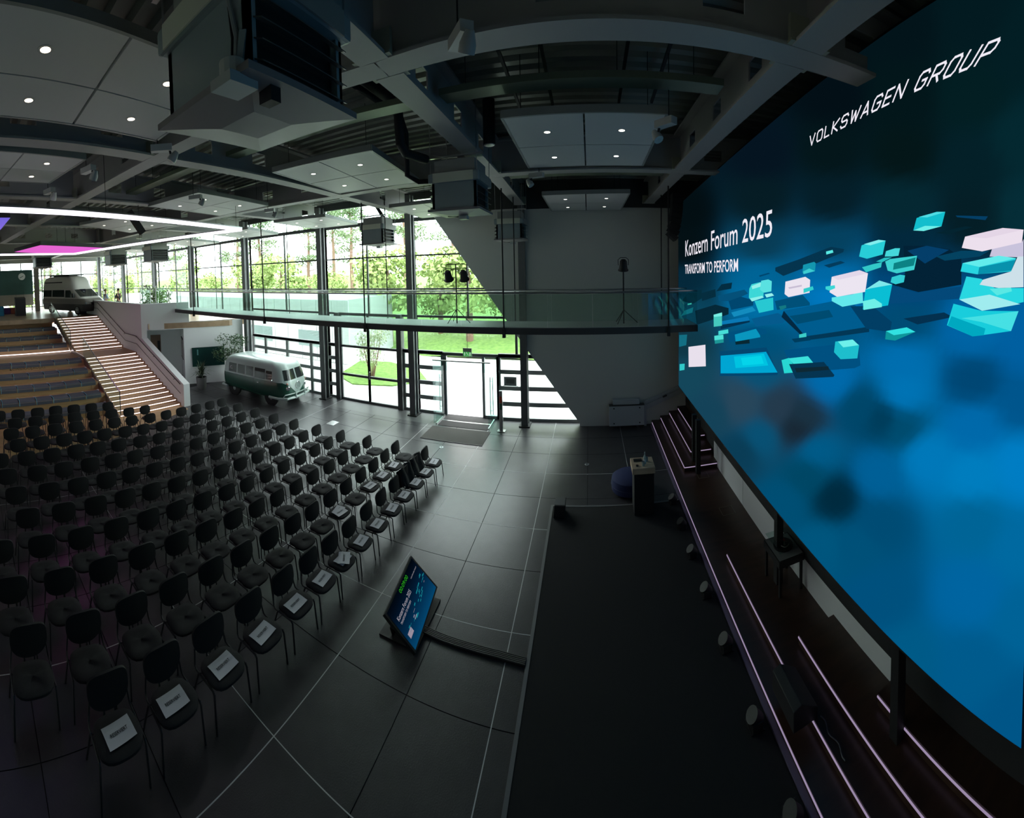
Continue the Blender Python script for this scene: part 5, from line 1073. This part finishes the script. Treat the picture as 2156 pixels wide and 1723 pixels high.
for (a, b) in (((-20.6, 9.6), (-20.9, 10.4)), ((-20.4, 10.5), (-20.7, 11.4)), ((-20.6, 11.5), (-20.8, 12.4))):
    MB().tube([(*a, DZ), (*a, DZ + 2.0), (*b, DZ + 2.0), (*b, DZ)], .025, 6).build('rail_frame', mat('rail_white', (.6, .6, .6), .4), t); MB().box(min(a[0], b[0]) + .1, max(a[0], b[0]) - .1, a[1] + .1, b[1] - .1, DZ + .9, DZ + 1.9).build('rail_panel', M_rglass, t)
# ------------------------------------------------------------------ upper deck furniture
t = thing('backdrop_wall', 'dark green backdrop board with white round logo on the deck', 'backdrop', (-36, 0, DZ))
MB().box(-.1, 0, -2.5, 6.05, .5, 3.75).build('board', mat('backdrop_green', (.02, .075, .065), .5, col2=(.03, .09, .08), nscale=.5), t); MB().box(-.1, .002, -2.5, 6.05, .5, 1.5).build('board_band', mat('backdrop_sand', (.28, .26, .23), .6), t)
MB().lathe([(.001, 0), (.32, 0), (.32, .004)], 28, Matrix.Translation((.004, 5.05, 3.15)) @ Matrix.Rotation(math.radians(90), 4, 'Y')).build('logo', mat('logo_white', (.7, .72, .72), .5), t)
MB().beam((.012, 4.85, 3.02), (.012, 5.2, 3.2), .004, .05).build('logo_swoosh', MATS['backdrop_green'], t)
for y in (-2.3, 2, 5.9): MB().box(-.1, 0, y - .04, y + .04, 0, .5).build('leg', M_black, t)
t = thing('lectern', 'black lectern with two thin microphones on the deck', 'lectern', (-30.8, 4.1, DZ)); MB().prism([(-.28, 0), (.28, 0), (.28, 1.35), (-.28, 1.45)], -.4, .4, 'y').build('body', M_black, t)
for y in (-.3, .3): MB().tube([(.1, y, 1.35), (.0, y, 1.95)], .008, 5).build('microphone', M_black, t)
for k, (x, y, c, nm) in enumerate(((-31.5, 2.5, (.01, .13, .24), 'blue'), (-33.2, 3.2, (.07, .02, .12), 'purple'), (-33.2, 3.9, (.20, .04, .02), 'red'))):
    o = MB().box(-.35, .35, -.35, .35, 0, .75 if k == 0 else .5).build('cube_stool', mat('stool_' + nm, c, .8), loc=(x, y, DZ), bevel=.04); tag(o, '%s upholstered cube stool on the deck behind the tribune' % nm, 'stool')
    MB().box(-.352, .352, -.352, .352, .36, .366).build('seam', M_black, o)
t = thing('info_totem', 'slim dark info totem at the top of the stairs', 'totem', (-28.5, 8.55, DZ), math.radians(-20)); MB().box(-.03, .03, -.22, .22, 0, 1.9).build('body', mat('totem_navy', (.012, .014, .03), .4), t); MB().box(.031, .034, -.14, .14, 1.25, 1.75).build('notice', mat('notice_pale', (.5, .52, .58), .5), t); MB().box(-.15, .15, -.28, .28, 0, .03).build('foot', M_black, t)
# ------------------------------------------------------------------ wall items
t = thing('wall_display', 'dark green glossy display panel on the slanted wall', 'display'); mb = MB(); wbox(mb, 2.68, 4.45, .93, 1.96, .0, .05); mb.build('panel', mat('dark_green_gloss', (.012, .045, .04), .12), t)
mb = MB(); wbox(mb, 2.95, 3.02, 1.55, 1.85, .05, .055); mb.build('panel_mark', mat('mark_teal', (.1, .25, .25), .4), t)
t = thing('info_board', 'pale framed information board inside the niche', 'board'); B0 = Vector(wp(2.26, 0, -1.6)); 
def nb(mb, o0, o1, z0, z1, d): 
    vs = [wp(2.27 - e, z, o) for z in (z0, z1) for (o, e) in ((o0, 0), (o1, 0), (o1, d), (o0, d))]; mb.add(vs, ((0, 1, 2, 3), (7, 6, 5, 4), (0, 4, 5, 1), (1, 5, 6, 2), (2, 6, 7, 3), (3, 7, 4, 0)))
mb = MB(); nb(mb, -1.75, -.55, 1.25, 2.35, .03); mb.build('board', mat('board_pale', (.42, .38, .37), .6), t); mb = MB(); nb(mb, -1.75, -.55, 2.32, 2.36, .045); nb(mb, -1.75, -.55, 1.22, 1.26, .045); mb.build('frame', M_dark, t)
for k in range(4): mb = MB(); nb(mb, -1.6, -.9 - .1 * (k % 2), 1.45 + .2 * k, 1.462 + .2 * k, .034); mb.build('print_line', mat('board_line', (.2, .17, .17), .7), t)
lift = thing('platform_lift', 'folded white wheelchair lift against the pale wall', 'wheelchair lift', (1.28, 13.95, 0))
MB().box(-.63, .63, -.12, .02, .08, .82).build('folded_platform', mat('lift_white', (.46, .50, .53), .5), lift, bevel=.02); MB().box(-.5, .46, -.1, .1, .84, 1.02).build('barrier_arm', MATS['lift_white'], lift, bevel=.02); MB().box(-.63, .63, -.13, .03, .80, .84).build('hinge_bar', M_dark, lift)
for x in (-.46, .46):
    for z in (.18, .72): MB().lathe([(.001, .01), (.025, .01), (.025, 0)], 10, Matrix.Translation((x, -.122, z)) @ Matrix.Rotation(math.radians(90), 4, 'X')).build('knob', M_black, lift)
for x in (-.4, .4): MB().box(x - .05, x + .05, -.1, .0, 0, .08).build('foot', M_dark, lift)
t = thing('lift_rail', 'slanted white guide rail of the wheelchair lift', 'rail')
for dz in (0, .14): MB().beam((1.95, 13.98, .72 + dz), (3.5, 13.98, 1.33 + dz), .08, .06).build('rail_profile', MATS['lift_white'], t)
MB().beam((1.95, 14.03, .72), (3.5, 14.03, 1.33), .03, .32).build('rail_back', MATS['lift_white'], t); MB().beam((2.6, 13.93, 1.02), (2.75, 13.93, 1.08), .03, .06).build('rail_lock', M_dark, t); MB().box(1.92, 2.0, 13.95, 14.06, 0, .78).build('rail_post', MATS['lift_white'], t)
# ------------------------------------------------------------------ glass vestibule, mats, bollard, sign
v = thing('glass_vestibule', 'frameless glass draught lobby in front of the entrance', 'vestibule')
MB().box(-5.72, -5.70, 13.45, 14.45, .03, 2.4).build('glass_side', M_vglass, v); MB().box(-3.52, -3.50, 13.45, 14.45, .03, 2.4).build('glass_side', M_vglass, v)
MB().box(-5.70, -4.9, 13.45, 13.465, 2.05, 2.4).build('glass_top', M_vglass, v); MB().box(-4.9, -3.52, 13.45, 13.465, 2.05, 2.4).build('glass_top', M_vglass, v)
MB().box(-5.72, -3.5, 13.44, 13.475, 2.39, 2.43).build('top_rail', M_silver, v)
for x in (-5.62, -3.62):
    MB().box(x - .012, x + .012, 13.48, 14.35, .03, 2.04).build('glass_door', M_vglass, v)
    for q in (-.05, .05): MB().tube([(x + q, 14.0, .35), (x + q, 14.0, 1.75)], .014, 8).build('pull_handle', M_dark, v)
    for z in (.5, 1.6): MB().cyl((x - .05, 14.0, z), (x + .05, 14.0, z), .008, 6).build('handle_bolt', M_dark, v)
    MB().box(x - .02, x + .02, 13.46, 14.36, .0, .05).build('door_shoe', M_silver, v)
d2 = structe('door_2'); d2['label'] = 'glazed entrance door beyond the glass lobby'
for x in (-5.6, -4.05, -3.48): MB().box(x - .05, x + .05, 14.46, 14.56, 0, 2.42).build('stile', mat('alu_frame', (.34, .35, .36), .4), d2)
MB().box(-5.65, -3.43, 14.46, 14.56, 2.36, 2.45).build('head', MATS['alu_frame'], d2); MB().box(-4.05, -3.48, 14.46, 14.56, 0, .12).build('kick_rail', MATS['alu_frame'], d2)
MB().box(-4.0, -3.53, 14.5, 14.515, .12, 2.36).build('pane', M_glass, d2)
o = MB().box(-5.70, -3.5, 12.16, 13.28, .0, .012).build('entrance_mat', mat('brown_mat', (.065, .062, .055), .95, bump=(60, .4)), bevel=.004); tag(o, 'grey brown entrance mat in front of the glass lobby', 'mat'); MB().box(-5.70, -3.5, 12.16, 12.19, .012, .015).build('mat_edge', M_black, o)
o = MB().box(-5.55, -3.65, 13.4, 14.5, 0, .01).build('lobby_mat', mat('dark_mat', (.04, .038, .036), .9, bump=(60, .4))); tag(o, 'dark mat inside the glass lobby', 'mat'); MB().box(-5.55, -3.65, 13.88, 13.95, .01, .014).build('mat_strip', M_silver, o)
t = thing('door_button_post', 'steel push button post with red and green labels', 'post', (-3.14, 13.45, 0)); MB().box(-.06, .06, -.05, .05, 0, 1.45).build('post', M_silver, t, bevel=.01); MB().box(-.14, .14, -.1, .1, 0, .02).build('base_plate', M_silver, t)
MB().box(-.045, .045, -.056, -.05, 1.02, 1.25).build('red_label', mat('label_red', (.55, .07, .03), .5), t); MB().box(-.045, .045, -.056, -.05, .78, 1.0).build('green_label', mat('label_green', (.03, .14, .08), .5), t)
t = thing('exit_sign', 'green running man exit sign hanging at the entrance', 'sign', (-4.55, 14.1, 2.46)); MB().box(-.17, .17, -.02, .02, .0, .32).build('housing', mat('sign_grey', (.25, .27, .22), .5), t)
MB().box(-.16, .16, -.026, -.02, .01, .18).build('sign_face', mat('exit_green', (.04, .35, .08), .4, emis=(.1, .8, .15), estr=.3), t)
mb = MB(); mb.beam((-.02, -.03, .14), (.02, -.03, .09), .004, .03, up=(0, 1, 0)); mb.beam((.02, -.03, .09), (-.02, -.03, .03), .004, .025, up=(0, 1, 0)); mb.beam((.02, -.03, .09), (.06, -.03, .04), .004, .025, up=(0, 1, 0)); mb.beam((-.05, -.03, .12), (.04, -.03, .12), .004, .02, up=(0, 1, 0)); mb.cbox((-.02, -.03, .16), (.03, .004, .025)); mb.cbox((.11, -.03, .095), (.05, .004, .13)); mb.cbox((-.10, -.03, .095), (.03, .004, .13))
mb.build('pictogram', mat('sign_white', (.8, .85, .8), .4, emis=(.8, .9, .8), estr=.4), t); MB().cyl((0, 0, .32), (0, 0, 1.5), .008, 5).build('hanger', M_dark, t)
t = thing('window_notice', 'grey framed notice fixed on the window beside the entrance', 'notice', (-2.98, 14.36, 1.52)); MB().box(-.24, .24, -.01, .01, -.17, .17).build('sheet', mat('notice_grey', (.30, .30, .30), .6), t); MB().box(-.15, .16, -.014, -.01, -.08, .09).build('photo', mat('notice_photo', (.12, .12, .12), .6), t)
for x in (-.26, .26): MB().cyl((x, 0, -.18), (x, .1, -.18), .012, 6).cyl((x, 0, .18), (x, .1, .18), .012, 6).build('standoff', M_black, t)
o = MB().box(-.17, .17, -.2, .2, 0, .004).build('floor_box', mat('floor_box_steel', (.75, .75, .75), .25, metal=.6), loc=(-9.23, 11.9, 0)); tag(o, 'shiny square floor socket lid near the last chair row ends', 'floor socket'); MB().box(-.19, .19, -.22, .22, 0, .002).build('lid_frame', M_dark, o)
for k, (x, y) in enumerate(((-4.75, 11.75), (-.13, 11.35))):
    o = MB().lathe([(.001, .006), (.06, .006), (.065, 0)], 16).build('floor_socket', M_silver, loc=(x, y, 0)); tag(o, ('round steel floor socket below the entrance mat', 'round steel floor socket beside the carpet area')[k], 'floor socket'); MB().lathe([(.001, .0075), (.03, .0075), (.03, .006)], 12).build('socket_lid', M_dark, o)
# ------------------------------------------------------------------ light stands on the bridge
def lamp_can(t, c, tilt, m=M_black):
    Mx = Matrix.Translation(c) @ Matrix.Rotation(tilt, 4, 'X'); MB().lathe([(.06, .17), (.10, .12), (.11, 0), (.125, -.10), (.15, -.13), (.15, -.16), (.001, -.15)], 16, Mx).build('lamp_head', m, t, smooth=True)
    MB().tube([(c[0] - .14, c[1], c[2]), (c[0] - .15, c[1], c[2] + .16), (c[0] - .08, c[1], c[2] + .22), (c[0] + .08, c[1], c[2] + .22), (c[0] + .15, c[1], c[2] + .16), (c[0] + .14, c[1], c[2])], .01, 5).build('yoke', m, t)
t = thing('light_stand', 'black lighting stand with two lamps on the walkway bridge', 'light stand', (-3.97, 11.35, BZ))
MB().tube([(0, 0, 0), (0, 0, 1.8)], .02, 8).build('pole', M_black, t); MB().tube([(-.3, 0, 1.8), (.3, 0, 1.8)], .015, 6).build('crossbar', M_black, t)
for a in range(3): MB().tube([(0, 0, .45), (.42 * math.cos(a * 2.1), .3 * math.sin(a * 2.1), .02)], .012, 5).build('tripod_leg', M_black, t)
lamp_can(t, (-.25, 0, 1.45), .5); lamp_can(t, (.25, 0, 1.45), .5)
t = thing('light_stand', 'black lighting stand with a single lamp before the pale wall', 'light stand', (.98, 11.35, BZ))
MB().tube([(0, 0, 0), (0, 0, 1.5)], .02, 8).build('pole', M_black, t); lamp_can(t, (0, 0, 1.68), .25)
for a in range(3): MB().tube([(0, 0, .4), (.4 * math.cos(a * 2.1), .3 * math.sin(a * 2.1), .02)], .012, 5).build('tripod_leg', M_black, t)
MB().sphere((-.06, 0, .9), .03, 8, 6).build('clamp_knob', M_black, t)
